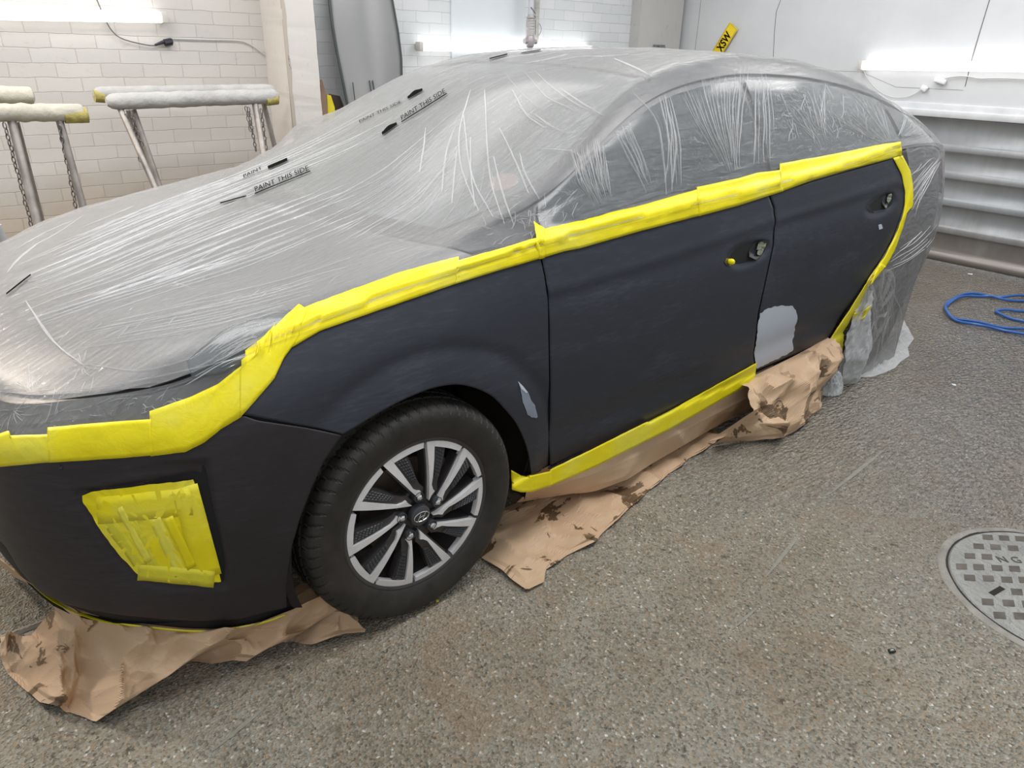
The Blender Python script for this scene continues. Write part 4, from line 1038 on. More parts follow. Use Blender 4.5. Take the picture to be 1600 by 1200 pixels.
# along the sill
f0 = gp([(770,800),(850,770),(960,745),(1060,690),(1125,655)], .01); f1 = gp([(752,870),(784,898),(818,924),(848,910),(852,890),(885,868),(925,848),(975,800),(1030,752),(1075,718),(1117,692)], .004)
paper('masking_paper', [f0, f1], 96, 34, 'stained brown paper sheet spread flat on the floor along the sill', .026, 7, 8.2, 0, lambda p, u, v: 1.0, .02)
sl = [(x, -.855, .250) for x in np.linspace(.42, 1.85, 12)]; sm_ = gp([(806,786),(870,778),(930,768),(975,752),(1010,730),(1060,700),(1130,660),(1180,640)], .05)
smid = [tuple(np.array(a) * .5 + np.array(b_) * .5 + np.array([0, -.015, -.01])) for a, b_ in zip(resample(sl, 12), resample(sm_, 12))]
sun = [(q[0] + .03, q[1] + .10, .02) for q in resample(sm_, 12)]
paper('masking_paper', [sl, smid, sm_, sun], 90, 40, 'pale brown paper folded under itself below the front door', .022, 5, 3.7, 0, lambda p, u, v: .35 if v > .6 else 0, .5)
r0 = [(x, -.874, z) for x, z in ((1.56, .25), (1.75, .252), (1.95, .255), (2.12, .262), (2.28, .275))]
r1 = [(1.50, -.96, .16), (1.72, -.98, .18), (1.93, -.97, .19), (2.12, -.95, .18), (2.27, -.93, .17)]
r2 = gp([(1108,690),(1170,668),(1215,672),(1262,640),(1278,610)], .07); r3 = gp([(1110,697),(1150,690),(1200,690),(1228,683),(1262,657),(1281,640),(1282,618)], .004)
paper('masking_paper', [r0, r1, r2, r3], 70, 54, 'heavily crumpled brown paper bunched under the rear door', .045, 8, 12.2, 0, lambda p, u, v: 1.0 if v > .3 else .5)

# ================================================================== ROOM
WA = -.0364
U_ = np.array([math.cos(WA), math.sin(WA), 0]); V_ = np.array([-math.sin(WA), math.cos(WA), 0])
O1 = np.array([2., 2.8, 0]); O2 = np.array([5.47, -.2, 0])
MF = Matrix.Translation(O1) @ Matrix.Rotation(WA, 4, 'Z')                       # far wall: local x along it, -y towards the car
MR = Matrix.Translation(O2) @ Matrix.Rotation(WA - PI / 2, 4, 'Z')              # rear wall: local x runs towards the viewer's right, -y... towards the car
def loc_on(Mx, x, y, d=0.):
    I = np.array(Mx.inverted()); C = I[:3, :3] @ CAM + I[:3, 3]; D = I[:3, :3] @ ray(x, y); t = (-d - C[1]) / D[1]; return C + D * t
def put(o, Mx): o.matrix_world = Mx; return o
def F_(x, y, d=0.): return loc_on(MF, x, y, d)
def R_w(x, y, d=0.): return loc_on(MR, x, y, d)

def m_floor():
    m, nt, b = newmat('worn_aggregate_concrete'); v = objco(nt)
    big = noisen(nt, v, 1.1, 5, .6); mid = noisen(nt, v, 7, 6, .65); fine = noisen(nt, v, 70, 6, .7); fine2 = noisen(nt, objco(nt, loc=(4, 2, 1)), 130, 4, .7)
    vo = N(nt, 'ShaderNodeTexVoronoi', Scale=165); nt.links.new(v, vo.inputs['Vector'])
    vo2 = N(nt, 'ShaderNodeTexVoronoi', Scale=45); nt.links.new(v, vo2.inputs['Vector'])
    pit = noisen(nt, objco(nt, loc=(9, 1, 0)), 34, 5, .75, .4)
    base = ramp(nt, mid, [(.3, (.20, .185, .145)), (.5, (.31, .29, .24)), (.72, (.44, .42, .36))])
    peb = ramp(nt, vo.outputs['Color'], [(.0, (.075, .06, .045)), (.35, (.27, .245, .195)), (.6, (.42, .405, .36)), (.82, (.38, .27, .17)), (.93, (.80, .78, .74))])
    c = mixc(nt, ramp(nt, fine, [(.38, g(.3)), (.56, g(1.))]), base, peb)
    c = mixc(nt, ramp(nt, fine2, [(.60, g(0)), (.72, g(.75))]), c, (.07, .058, .048, 1))
    c = mixc(nt, ramp(nt, vo2.outputs['Distance'], [(.0, g(.5)), (.13, g(0))]), c, (.52, .50, .47, 1))
    st = noisen(nt, objco(nt, loc=(7, 3, 0)), 3.0, 5, .6, 1.2); c = mixc(nt, ramp(nt, st, [(.52, g(0)), (.68, g(.35))]), c, (.36, .24, .15, 1))
    c = mixc(nt, ramp(nt, pit, [(.60, g(0)), (.66, g(.85))]), c, (.085, .068, .052, 1))
    c = mixc(nt, 1., c, ramp(nt, big, [(.32, (.82, .76, .68)), (.5, (1, .98, .94)), (.68, (1.0, 1.0, 1.0))]), 'MULTIPLY')
    # water film: wetter towards the rear door
    sx = N(nt, 'ShaderNodeSeparateXYZ'); nt.links.new(v, sx.inputs[0])
    gx = mth(nt, 'ADD', mth(nt, 'MULTIPLY', sx.outputs[0], .55), mth(nt, 'MULTIPLY', big, 1.5)); gx = mth(nt, 'ADD', gx, mth(nt, 'MULTIPLY', mid, .6))
    wet = ramp(nt, mth(nt, 'MULTIPLY', gx, .33), [(.52, g(0)), (.70, g(1))])
    c = mixc(nt, wet, c, mixc(nt, .28, c, (.08, .072, .063, 1)))
    nt.links.new(c, b.inputs['Base Color'])
    puddle = ramp(nt, noisen(nt, objco(nt, (1, 3.2, 1), (0, 0, -.5)), 9, 5, .7, .6), [(.38, g(.06)), (.60, g(.26))])
    rdry = ramp(nt, mid, [(.3, g(.62)), (.7, g(.82))]); mr = nt.nodes.new('ShaderNodeMix'); nt.links.new(wet, mr.inputs[0]); nt.links.new(rdry, mr.inputs[2]); nt.links.new(puddle, mr.inputs[3])
    nt.links.new(mr.outputs[0], b.inputs['Roughness'])
    h = mth(nt, 'ADD', mth(nt, 'MULTIPLY', fine, .6), mth(nt, 'MULTIPLY', vo.outputs['Distance'], .5)); h = mth(nt, 'ADD', h, mth(nt, 'MULTIPLY', mid, .7))
    h = mth(nt, 'ADD', h, mth(nt, 'MULTIPLY', noisen(nt, objco(nt, (1, 4, 1), (0, 0, -.5)), 22, 4), .6))
    rip = N(nt, 'ShaderNodeTexVoronoi', Scale=36); rip.feature = 'SMOOTH_F1'; nt.links.new(objco(nt, (1, 2.6, 1), (0, 0, -.6)), rip.inputs['Vector'])
    h = mth(nt, 'ADD', h, mth(nt, 'MULTIPLY', mth(nt, 'MULTIPLY', rip.outputs['Distance'], wet), 1.6))
    nt.links.new(bump(nt, h, 1., .011), b.inputs['Normal']); nt.links.new(mth(nt, 'MULTIPLY', wet, .9), b.inputs['Coat Weight']); b.inputs['Coat Roughness'].default_value = .07; b.inputs['Coat IOR'].default_value = 1.45
    hc = mth(nt, 'ADD', mth(nt, 'MULTIPLY', rip.outputs['Distance'], 1.2), mth(nt, 'MULTIPLY', noisen(nt, objco(nt, (1, 1.8, 1), (0, 0, -.6)), 75, 3), .5)); nt.links.new(bump(nt, hc, .8, .010), b.inputs['Coat Normal'])
    return m
M_floor = m_floor()
def floor_mesh():
    xs = np.linspace(-6, 6.2, 90); ys = np.linspace(-6.5, 3.2, 80); G_ = np.zeros((90, 80, 3))
    for i, x in enumerate(xs):
        for j, y in enumerate(ys): G_[i, j] = (x, y, -.0015 + 0 * x)
    return mesh_obj('floor', G_.reshape(-1, 3), grid_faces(90, 80), M_floor)
tag(floor_mesh(), 'wet speckled grey-brown concrete workshop floor', kind='structure')

def m_brick(name, warm=True):
    m, nt, b = newmat(name); v = objco(nt, rot=(PI / 2, 0, 0))
    wob = noisen(nt, objco(nt), 4, 3); 
    vm = nt.nodes.new('ShaderNodeMix'); vm.data_type = 'VECTOR'; vm.inputs[0].default_value = .014; nw = N(nt, 'ShaderNodeTexNoise', Scale=9, Detail=4); nt.links.new(objco(nt), nw.inputs['Vector']); nt.links.new(v, vm.inputs[4]); nt.links.new(nw.outputs['Color'], vm.inputs[5])
    br = N(nt, 'ShaderNodeTexBrick', Scale=1.0); nt.links.new(vm.outputs[1], br.inputs['Vector']); br.offset = .5
    for k, val in (('Brick Width', .228), ('Row Height', .0755), ('Mortar Size', .0028), ('Mortar Smooth', .6), ('Bias', 0)): br.inputs[k].default_value = val
    br.inputs['Color1'].default_value = (.60, .57, .54, 1) if warm else (.66, .675, .69, 1); br.inputs['Color2'].default_value = (.66, .63, .595, 1) if warm else (.72, .73, .74, 1)
    br.inputs['Mortar'].default_value = (.57, .54, .50, 1) if warm else (.66, .67, .68, 1)
    n1 = noisen(nt, objco(nt), 2.5, 6, .65); dirt = noisen(nt, objco(nt, (1, 1, 2)), 14, 6, .7, .5)
    c = mixc(nt, ramp(nt, dirt, [(.60, g(0)), (.72, g(.35))]), br.outputs['Color'], (.42, .36, .30, 1))
    c = mixc(nt, ramp(nt, n1, [(.35, g(.0)), (.7, g(.25))]), c, (.55, .52, .49, 1) if warm else (.68, .70, .72, 1))
    if warm:
        sx = N(nt, 'ShaderNodeSeparateXYZ'); nt.links.new(objco(nt), sx.inputs[0])
        low = ramp(nt, mth(nt, 'ADD', sx.outputs[2], mth(nt, 'MULTIPLY', n1, .5)), [(.75, g(.8)), (1.35, g(0))])     # warmer, darker tone low on the wall
        c = mixc(nt, low, c, mixc(nt, 1., c, (.86, .76, .66, 1), 'MULTIPLY'))
    nt.links.new(c, b.inputs['Base Color']); b.inputs['Roughness'].default_value = .6
    h = mth(nt, 'SUBTRACT', mth(nt, 'MULTIPLY', noisen(nt, objco(nt), 30, 5, .65), .5), mth(nt, 'MULTIPLY', br.outputs['Fac'], 1.0))
    nt.links.new(bump(nt, h, .7, .004), b.inputs['Normal']); return m
M_brick = m_brick('white_painted_brick'); M_brick2 = m_brick('bright_white_brick', False)
def m_plaster(name, col, spots):
    m, nt, b = newmat(name); v = objco(nt); n1 = noisen(nt, v, 2.2, 5, .6); n2 = noisen(nt, objco(nt, (1, 1, .35)), 26, 6, .75)
    c = ramp(nt, n1, [(.3, tuple(k * .9 for k in col)), (.7, col)])
    c = mixc(nt, ramp(nt, n2, [(.62, g(0)), (.68, g(spots))]), c, (.16, .13, .10, 1))
    nt.links.new(c, b.inputs['Base Color']); b.inputs['Roughness'].default_value = .65; nt.links.new(bump(nt, n2, .35, .004), b.inputs['Normal']); return m
M_pier = m_plaster('chipped_painted_render', (.70, .66, .62), .35); M_pierdirt = m_plaster('pitted_bare_corner', (.50, .44, .38), .85)
M_white = m_plaster('smooth_white_wall', (.68, .69, .71), .0)
M_concrete = m_plaster('raw_grey_column', (.55, .54, .52), .55)
# far wall in two tones of one surface: warm left of the pier, cool right of it
up_ = F_(450, 80)[0]; uend = 3.52
b = MB(); b.box(((-7 + up_) / 2, .1, 1.75), (up_ + 7, .2, 3.5)); o = put(b.build('wall_left', M_brick, smooth=False), MF); tag(o, 'white painted brick wall behind the trestles', kind='structure')
b = MB(); b.box(((uend + up_) / 2, .1, 1.75), (uend - up_, .2, 3.5)); o = put(b.build('wall_back', M_brick2, smooth=False), MF); tag(o, 'bright white brick wall with the light fitting', kind='structure')
# pier
px0 = F_(412, 60)[0]; 
# near face where its left corner meets picture column 446
I = np.array(MF.inverted()); Cc = I[:3, :3] @ CAM + I[:3, 3]; D = I[:3, :3] @ ray(447, 80); t = (px0 - Cc[0]) / D[0]; pd = -(Cc + D * t)[1]
px1 = F_(494, 60, pd)[0]
bm = bmesh.new(); bmesh.ops.create_cube(bm, size=1)
for v in bm.verts: v.co = Vector((px0 + (px1 - px0) * (v.co.x + .5), -pd * (.5 - v.co.y) , (v.co.z + .5) * 3.5))
bmesh.ops.subdivide_edges(bm, edges=[e for e in bm.edges if abs(e.verts[0].co.z - e.verts[1].co.z) > 1], cuts=90)
bm.verts.ensure_lookup_table()
for v in bm.verts:
    if v.co.y < -pd * .9:
        k = noise.noise(Vector((v.co.z * 14, v.co.x * 3, 2))); v.co.x += .006 * k; v.co.y += .006 * max(k, 0)
me = bpy.data.meshes.new('wall_pier'); bm.to_mesh(me); bm.free(); me.materials.append(M_pier); o = bpy.data.objects.new('wall_pier', me); COL.objects.link(o); put(o, MF); tag(o, 'chipped white pier on the brick wall', kind='structure')
b = MB(); rn = random.Random(3); n = 60; Vp = []
for k in range(n):
    z = .3 + 3.2 * k / (n - 1); wj = .016 + .014 * (noise.noise(Vector((z * 9, 0, 0))) + .3)
    Vp += [(px0 - .0015, -pd + .012, z), (px0 - .0015, -pd - .0015, z), (px0 + wj, -pd - .0015 , z)]
b.add(Vp, grid_faces(n, 3)); o = put(b.build('trim_1', M_pierdirt), MF); tag(o, 'pitted bare corner of the pier', kind='structure')
# column in the rear corner
cx0 = F_(1000, 40, .12)[0]
b = MB(); b.box(((cx0 + uend) / 2, -.0, 1.75), (uend - cx0, .24, 3.5)); o = put(b.build('wall_column', M_concrete, smooth=False), MF); tag(o, 'raw grey column in the back corner', kind='structure')
# rear wall (above the roller door) and the door itself
rx0 = -3.05; rx1 = 5.0
b = MB(); b.box(((rx0 + rx1) / 2, .1, 2.32), (rx1 - rx0, .2, 2.36)); b.box((-2.2, .1, .6), (1.7, .2, 1.2)); o = put(b.build('wall_rear', M_white, smooth=False), MR); tag(o, 'smooth white wall above the roller door', kind='structure')
M_crack = plain('dark_hairline_joint', (.10, .09, .085), .8)
def seam(pts, r=.0022, name='trim_2'):
    b = MB(); b.tube([R_w(x, y, .001) for x, y in pts], r, 5); o = put(b.build(name, M_crack), MR); tag(o, None, kind='structure'); return o
seam([(1058,-6),(1051,30),(1046,78)], .002); seam([(1096,-6),(1092,30),(1086,78)], .0012, 'trim_3'); seam([(1222,-6),(1213,18),(1210,50),(1208,95)], .002, 'trim_4'); seam([(1548,-6),(1531,50),(1518,94),(1508,135)], .0026, 'trim_5')
seam([(1280,110),(1345,112),(1400,136),(1505,141)], .0008, 'trim_6')
m, nt, bb = newmat('dusty_galvanised_slats'); v = objco(nt); n1 = noisen(nt, objco(nt, (1, 1, .4)), 5, 6, .65); sx = N(nt, 'ShaderNodeSeparateXYZ'); nt.links.new(v, sx.inputs[0])
c = ramp(nt, n1, [(.3, (.30, .31, .325)), (.7, (.40, .41, .425))]); dirt = ramp(nt, mth(nt, 'ADD', sx.outputs[2], mth(nt, 'MULTIPLY', n1, .35)), [(.30, g(.8)), (.52, g(0))])
nt.links.new(mixc(nt, dirt, c, (.25, .21, .18, 1)), bb.inputs['Base Color']); bb.inputs['Roughness'].default_value = .42; bb.inputs['Metallic'].default_value = .35; M_slat = m
prof = [(0, -.006), (.02, -.006), (.03, -.02), (.075, -.02), (.085, -.0)]
z = .0; PR = [(-.012, 0.0), (-.034, .002), (-.034, .06), (-.008, .068), (-.004, .10)]
ribs = [.222, .43, .63, .823]
for rz in ribs: PR += [(-.004, rz - .012), (-.018, rz - .004), (-.020, rz + .004), (-.020, rz + .038), (-.016, rz + .046), (-.004, rz + .052)]
PR += [(-.004, 1.045), (-.012, 1.05), (-.012, 1.058)]
xs = [-2.6, 3.6]; Vv = [(x, y_, z_) for x in xs for (y_, z_) in PR]; b = MB(); b.add(Vv, grid_faces(2, len(PR))); o = put(b.build('door_1', M_slat, angle=25), MR); solid(o, .002); tag(o, 'dusty ribbed metal roller door', kind='structure')
b = MB(); b.box((.5, -.02, 1.085), (6.2, .06, .05), None, 0, .006); b.box((.5, -.006, 1.13), (6.2, .02, .05), None, 0, .004); o = put(b.build('trim_7', plain('white_door_header', (.66, .67, .69), .4)), MR); tag(o, 'white header rail above the roller door', kind='structure')

# ---------------------------------------------------------------- light fittings
m_tube, nt, bb = newmat('lit_fluorescent_tube'); bb.inputs['Emission Color'].default_value = (1, .99, .97, 1); bb.inputs['Emission Strength'].default_value = 3.8; bb.inputs['Base Color'].default_value = (.9, .9, .9, 1)
M_fit = plain('aged_white_fitting', (.62, .60, .55), .5)
M_cable = plain('pale_cable', (.60, .60, .58), .5); M_darkcable = plain('dark_grey_cable', (.13, .12, .12), .5)
def light(Mx, A, B, r, label, depth=.055, cut=0):
    """tube from local point A to B on the wall"""
    A = np.array(A); B = np.array(B); L = np.linalg.norm(B - A); an = math.atan2(B[2] - A[2], B[0] - A[0]); M2 = Mx @ Matrix.Translation(A) @ Matrix.Rotation(-an, 4, 'Y')
    e = empty('light_fitting'); e.matrix_world = M2; tag(e, label, 'light')
    def ch(b_, nm, mt, **k): o = b_.build(nm, mt, **k); o.parent = e; return o
    b = MB(); b.box((L / 2, -depth / 2 + .012, 0), (L + .05, depth * .6, r * 1.2), None, 0, .004); ch(b, 'backing_rail', M_fit)
    b = MB(); b.tube([(0.0, -depth, 0), (L, -depth, 0)], r, 20); ch(b, 'lit_tube', m_tube)
    for x in (-.018, L + .018): b = MB(); b.box((x, -depth, 0), (.036, r * 2.1, r * 2.1), None, 0, .008); ch(b, 'end_cap', M_fit)
    return e
a = F_(-60, 20, .05); b_ = F_(250, 27, .05); a = b_ + np.array([-1.5, 0, 0]) ; q = F_(0, 21.5, .05); sl_ = (b_[2] - q[2]) / (b_[0] - q[0]); a = np.array([b_[0] - 1.5, 0, b_[2] - 1.5 * sl_])
a[1] = b_[1] = 0
light(MF, a, b_, .031, 'lit white tube light high on the brick wall at top left')
A2 = F_(658, 72.5, .05); B2 = F_(880, 76.5, .05); d_ = (B2 - A2) / (B2[0] - A2[0]); B2 = A2 + d_ * 1.78; A2[1] = B2[1] = 0
light(MF, A2, B2, .031, 'lit tube light crossing behind the grey pipe above the car roof')
A3 = R_w(1350, 102, .05); B3 = R_w(1600, 104.5, .05); d_ = (B3 - A3) / (B3[0] - A3[0]); B3 = A3 + d_ * 1.8; A3[1] = B3[1] = 0
light(MR, A3, B3, .034, 'lit tube light on the smooth wall above the roller door')
def wire(Mx, pts, r, mat, label, dfun, name='cable', cat='cable', fn=None, it=2):
    P = soft(pts, it); b = MB(); b.tube([(fn or (F_ if Mx is MF else R_w))(x, y, dfun) for x, y in P], r, 8); o = put(b.build(name, mat), Mx); tag(o, label, cat); return o
wire(MF, [(148,-8),(160,20),(168,38),(176,50),(188,60),(208,66),(232,71),(242,71)], .0035, M_darkcable, 'dark cable drooping below the top left tube light', .02)
wire(MF, [(268,60),(290,61),(330,62),(372,63),(385,66),(398,74),(414,86)], .004, M_cable, 'pale cable clipped along the brick wall to the pier', .012)
b = MB(); c0 = F_(242, 70.5, .02); c1 = F_(254, 66, .02); c2 = F_(269, 64, .02); b.tube([c0, c1, c2], [.006, .010, .016], 10); b.tube([F_(257, 67, .02), F_(268, 65, .02)], .021, 10)
o = put(b.build('cable_connector', plain('black_plug', (.02, .02, .03), .4)), MF); tag(o, 'black plug connector where the two wall cables meet', 'connector')
wire(MR, [(1349,110),(1355,122),(1368,138),(1382,148),(1398,153),(1418,152),(1435,144),(1450,133)], .003, M_cable, 'thin pale cable looping below the right tube light', .015)
wire(MR, [(1462,128),(1480,121),(1495,119),(1512,119),(1530,123),(1550,122),(1570,122),(1605,124)], .004, M_cable, 'white cable running under the right tube light', .015)
b = MB(); p0 = R_w(1469, 126.5, .02); b.box(p0, (.085, .03, .032), Matrix.Rotation(.25, 3, 'Y'), 0, .006); p1 = R_w(1444, 138, .02); b.box(p1, (.045, .03, .035), Matrix.Rotation(.5, 3, 'Y'), 0, .005)
o = put(b.build('junction_connector', plain('white_plastic_box', (.85, .85, .86), .4)), MR); tag(o, 'white inline connector box on the cable below the right tube light', 'connector')

# ---------------------------------------------------------------- trestles with padded bars
M_foam = plain('dusty_foam_padding', (.46, .45, .44), .8, 0, .2, .18, 9, .6, 30); M_foamy = plain('yellowed_foam_padding', (.52, .49, .41), .8, 0, .2, .2, 9, .6, 30)
M_leg = plain('scuffed_steel_tube', (.30, .27, .25), .45, .45, .5, .3, 14); M_chain = plain('dull_chain', (.20, .18, .17), .45, .7, .5, .2, 30)
def chain_at(name, P0, P1, n, r=.0028, parent=None, lw=.008, ll=.016):
    b = MB(); P0 = Vector(P0); P1 = Vector(P1); L = (P1 - P0).length; n = max(4, int(L / (ll * 1.55))); rng = random.Random(n)
    ax = (P1 - P0).normalized(); s1 = ax.orthogonal().normalized(); s2 = ax.cross(s1)
    for k in range(n):
        c = P0 + (P1 - P0) * ((k + .5) / n) + s1 * rng.uniform(-.004, .004); sd = s1 if k % 2 else s2
        pts = [c + ax * (ll * math.sin(a)) + sd * (lw * math.cos(a)) for a in np.linspace(0, 2 * PI, 11)[:-1]]; b.tube(pts, r, 5, closed=True)
    return b.build(name, M_chain, parent)
def padbar(b, A, B, r, seed):
    A = Vector(A); B = Vector(B); n = 46; pts = [A + (B - A) * k / n for k in range(n + 1)]
    rr = [r * (1 + .13 * noise.noise(Vector((k * .35, seed, 0)))) for k in range(n + 1)]; rr[0] *= .5; rr[-1] *= .55; rr[1] *= .9; rr[-2] *= .92
    b.tube(pts, rr, 18)
M_foamend = plain('yellow_foam_end', (.42, .36, .12), .8, 0, .2, .35, 25, .6, 40)
def trestle(label, bars, legs, chains, mat, Y, ends=()):
    e = empty('trestle', tuple(onax(*legs[0][1], 1, Y))); M0 = e.matrix_world.copy(); e.location = (e.location.x, Y, 0)
    bpy.context.view_layer.update(); inv_ = e.matrix_world.inverted()
    def ch(o): o.parent = e; o.matrix_parent_inverse = Matrix.Translation(-e.location); return o
    for (A, B, yy_, r, mt) in bars:
        b = MB(); padbar(b, onax(*A, 1, yy_), onax(*B, 1, yy_), r, A[0]); ch(b.build('padded_bar', mt))
    for (P0, P1, r) in ends:
        b = MB(); b.tube([P0, P1], [r * .9, r], 14); ch(b.build('worn_yellow_end', M_foamend))
    for (A, B, ya, yb, r) in legs:
        P = np.array(onax(*A, 1, ya)); Q = np.array(onax(*B, 1, yb)); d = Q - P; Q = P + d * (P[2] - .004) / (P[2] - Q[2]) if Q[2] < P[2] else Q; b = MB(); b.tube([P, Q], r, 12); b.tube([Q + [0, 0, 0.0], Q + [0, 0, .03]], r * 1.4, 12); ch(b.build('leg', M_leg))
    for (A, B, yy_) in chains: ch(chain_at('chain', onax(*A, 1, yy_), onax(*B, 1, yy_), 0))
    tag(e, label, 'trestle'); return e
trestle('padded trestle folded against the brick wall, next to the pier',
        [((146,147), (428,141), 2.46, .038, M_foam), ((166,159), (434,150), 2.34, .043, M_foam)],
        [((188,170), (248,305), 2.34, 2.05, .016), ((208,172), (252,300), 2.40, 2.28, .017), ((200,172), (232,262), 2.46, 2.5, .013), ((398,160), (412,242), 2.34, 2.15, .019), ((412,162), (430,232), 2.40, 2.38, .015)],
        [((196,178), (213,232), 2.30), ((208,185), (219,252), 2.30), ((204,176), (222,228), 2.32), ((388,168), (400,236), 2.28), ((408,170), (417,240), 2.28), ((384,166), (392,205), 2.28)], M_foam, 2.34,
        [(onax(147,150,1,2.455), onax(162,150,1,2.455), .036), (onax(415,157,1,2.33), onax(432,154,1,2.33), .036)])
trestle('padded trestle with yellowed foam at the left edge of the frame',
        [((-120,146), (53,150), 2.20, .042, M_foamy), ((-120,176), (133,176), 1.95, .040, M_foamy)],
        [((18,188), (62,362), 1.95, 1.75, .019), ((24,190), (60,330), 2.02, 2.1, .017), ((93,188), (133,335), 1.95, 1.85, .017), ((-90,188), (-60,300), 1.95, 1.85, .017)],
        [((7,192), (52,362), 1.92), ((93,196), (122,340), 1.92)], M_foamy, 1.95, [(onax(100,182,1,1.94), onax(136,180,1,1.94), .036)])
b = MB(); P = onax(-6, 352, 1, 1.2); Q = onax(16, 402, 1, 1.2); d = Q - P; Q = P + d * (P[2] - .02) / (P[2] - Q[2]); b.tube([P, Q], .018, 12); o = b.build('steel_prop', plain('pale_steel_prop', (.55, .55, .56), .4, .3)); tag(o, 'pale metal pole standing behind the bonnet at the left frame edge', 'pole')

# ---------------------------------------------------------------- things along the back wall
M_wglass = m_film('dusty_grey_glass', .86, (.235, .235, .235), .35, .1, .15); M_dkedge = plain('black_screen_edge', (.035, .045, .045), .4)
def leanwin():
    dp = .33
    Lf = [(512,-60),(514,0),(519,40),(526,80),(534,120),(541,155),(545,175)]; Rt = [(600,-60),(613,0),(622,50),(627,90),(628,125),(627,140),(626,150)]
    def at(x, y):
        f = (y + 60) / 240; return np.array(F_(x, y, .10 + .24 * f))
    n = 30; A = resample(Lf, n); B = resample(Rt, n); Vg = []; m = 16
    for k in range(n):
        for q in range(m):
            t = q / (m - 1); p = at(*(A[k] * (1 - t) + B[k] * t)); p[1] += -.05 * math.sin(PI * t); Vg.append(p)
    # extend down to the floor
    Vg = np.array(Vg).reshape(n, m, 3); last = Vg[-1].copy(); dirn = last.mean(0) - Vg[-8].mean(0); dirn /= abs(dirn[2]); rows_ = [last + dirn * (last[:, 2:3] - .01) * f for f in (.25, .5, .75, 1.)]
    Vg = np.concatenate([Vg, np.array(rows_)], 0); n2 = n + 4
    e = empty('spare_windscreen'); e.matrix_world = MF @ Matrix.Translation(Vector((Vg[-1, 8, 0], Vg[-1, 8, 1], 0))); off = np.array([Vg[-1, 8, 0], Vg[-1, 8, 1], 0]); W = Vg - off
    o = mesh_obj('glass', W.reshape(-1, 3), grid_faces(n2, m), M_wglass, e); solid(o, .005)
    for side in (0, m - 1): b = MB(); b.tube([W[k, side] for k in range(n2)], .008, 8); b.build('edge_seal', M_dkedge, e)
    b = MB(); 
    for px_, py0, py1 in ((545,128,162),(571,125,150),(576,125,150),(612,125,140)):
        b.tube([np.array(at(px_, py0)) - off + [0, -.056, 0], np.array(at(px_ + 4, py1)) - off + [0, -.058, 0]], .004, 6)
    b.build('glass_scratch', M_dkedge, e)
    tag(e, 'dusty grey spare windscreen leaning on the wall beside the pier', 'windscreen')
leanwin()
M_board = plain('brown_board', (.24, .16, .11), .6, 0, .3, .3, 7); M_yel = plain('yellow_plastic', (.75, .62, .03), .4)
def slab(name, poly, d0, th, mat, label, cat):
    P = [F_(x, y, d0) for x, y in poly]; zmin = .004; P[-1][2] = zmin; P[-2][2] = zmin; m = len(P); Vv = [tuple(p) for p in P] + [(p[0], p[1] + th, p[2]) for p in P]
    b = MB(); b.add(Vv, [tuple(range(m)), tuple(range(m, 2 * m))[::-1]] + [(k, (k + 1) % m, m + (k + 1) % m, m + k) for k in range(m)]); o = put(b.build(name, mat, smooth=False), MF); tag(o, label, cat)
slab('wooden_board', [(498,126),(503,124),(510,148),(513,185),(510,260),(496,260)], .30, .02, M_board, 'brown board standing against the side of the pier', 'board')
slab('yellow_strip', [(511,148),(517,149),(523,168),(524,185),(526,260),(513,260)], .28, .02, M_yel, 'yellow plastic piece between the brown board and the spare windscreen', 'plastic piece')
slab('dark_board', [(516,147),(531,150),(538,168),(541,180),(541,260),(524,260)], .24, .02, plain('dark_board_paint', (.05, .035, .03), .6), 'dark board behind the yellow piece', 'board')
slab('black_tray', [(546,158),(570,156),(570,158),(568,175),(566,260),(546,260)], .26, .04, plain('black_tray_plastic', (.03, .03, .035), .5), 'black plastic tray below the spare windscreen', 'tray')
# white panel
p0 = F_(704, 40); p1 = F_(818, 40); b = MB(); b.box(((p0[0] + p1[0]) / 2, -.008, 1.9), (p1[0] - p0[0], .016, 1.35), None, 0, .002)
o = put(b.build('white_panel', plain('bluish_white_board', (.70, .745, .775), .35, 0, .4, .02)), MF); tag(o, 'smooth bluish white board fixed on the brick wall behind the tube light', 'panel')
# pipe with filter
e = empty('air_pipe'); q = F_(829, 30, .14); e.matrix_world = MF @ Matrix.Translation(Vector((q[0], 0, 0)))
def ch(b_, nm, mt): o = b_.build(nm, mt); o.parent = e; return o
M_pipe = plain('grey_pipe', (.60, .61, .66), .4, .1); M_pipd = plain('pink_grey_fitting', (.45, .40, .42), .4, .3)
b = MB(); b.tube([(0, -.14, .2), (0, -.14, 3.2)], .024, 18); b.tube([(0, -.14, .3), (0, 0, .3)], .02, 10); b.tube([(0, -.14, 3.0), (0, 0, 3.0)], .02, 10); ch(b, 'pipe', M_pipe)
zb = F_(829, 65, .14)[2]; zt = F_(829, 31, .14)[2]
b = MB(); b.lathe([(.024, zt + .04), (.03, zt), (.034, zt - .005), (.034, zb + .045), (.030, zb + .04)], (0, -.14, 0), (0, 0, 1), 20); 
for k in range(5): b.lathe([(.034, zb + .09 + k * .02), (.037, zb + .093 + k * .02), (.037, zb + .099 + k * .02), (.034, zb + .102 + k * .02)], (0, -.14, 0), (0, 0, 1), 20)
ch(b, 'filter_body', plain('filter_plastic', (.48, .46, .45), .4))
b = MB(); b.lathe([(.020, zb - .05), (.036, zb - .035), (.042, zb), (.036, zb + .03), (.03, zb + .045)], (0, -.14, 0), (0, 0, 1), 20); b.tube([(-.06, -.14, zb), (.065, -.14, zb)], [.02, .02], 12); ch(b, 'valve', M_pipd)
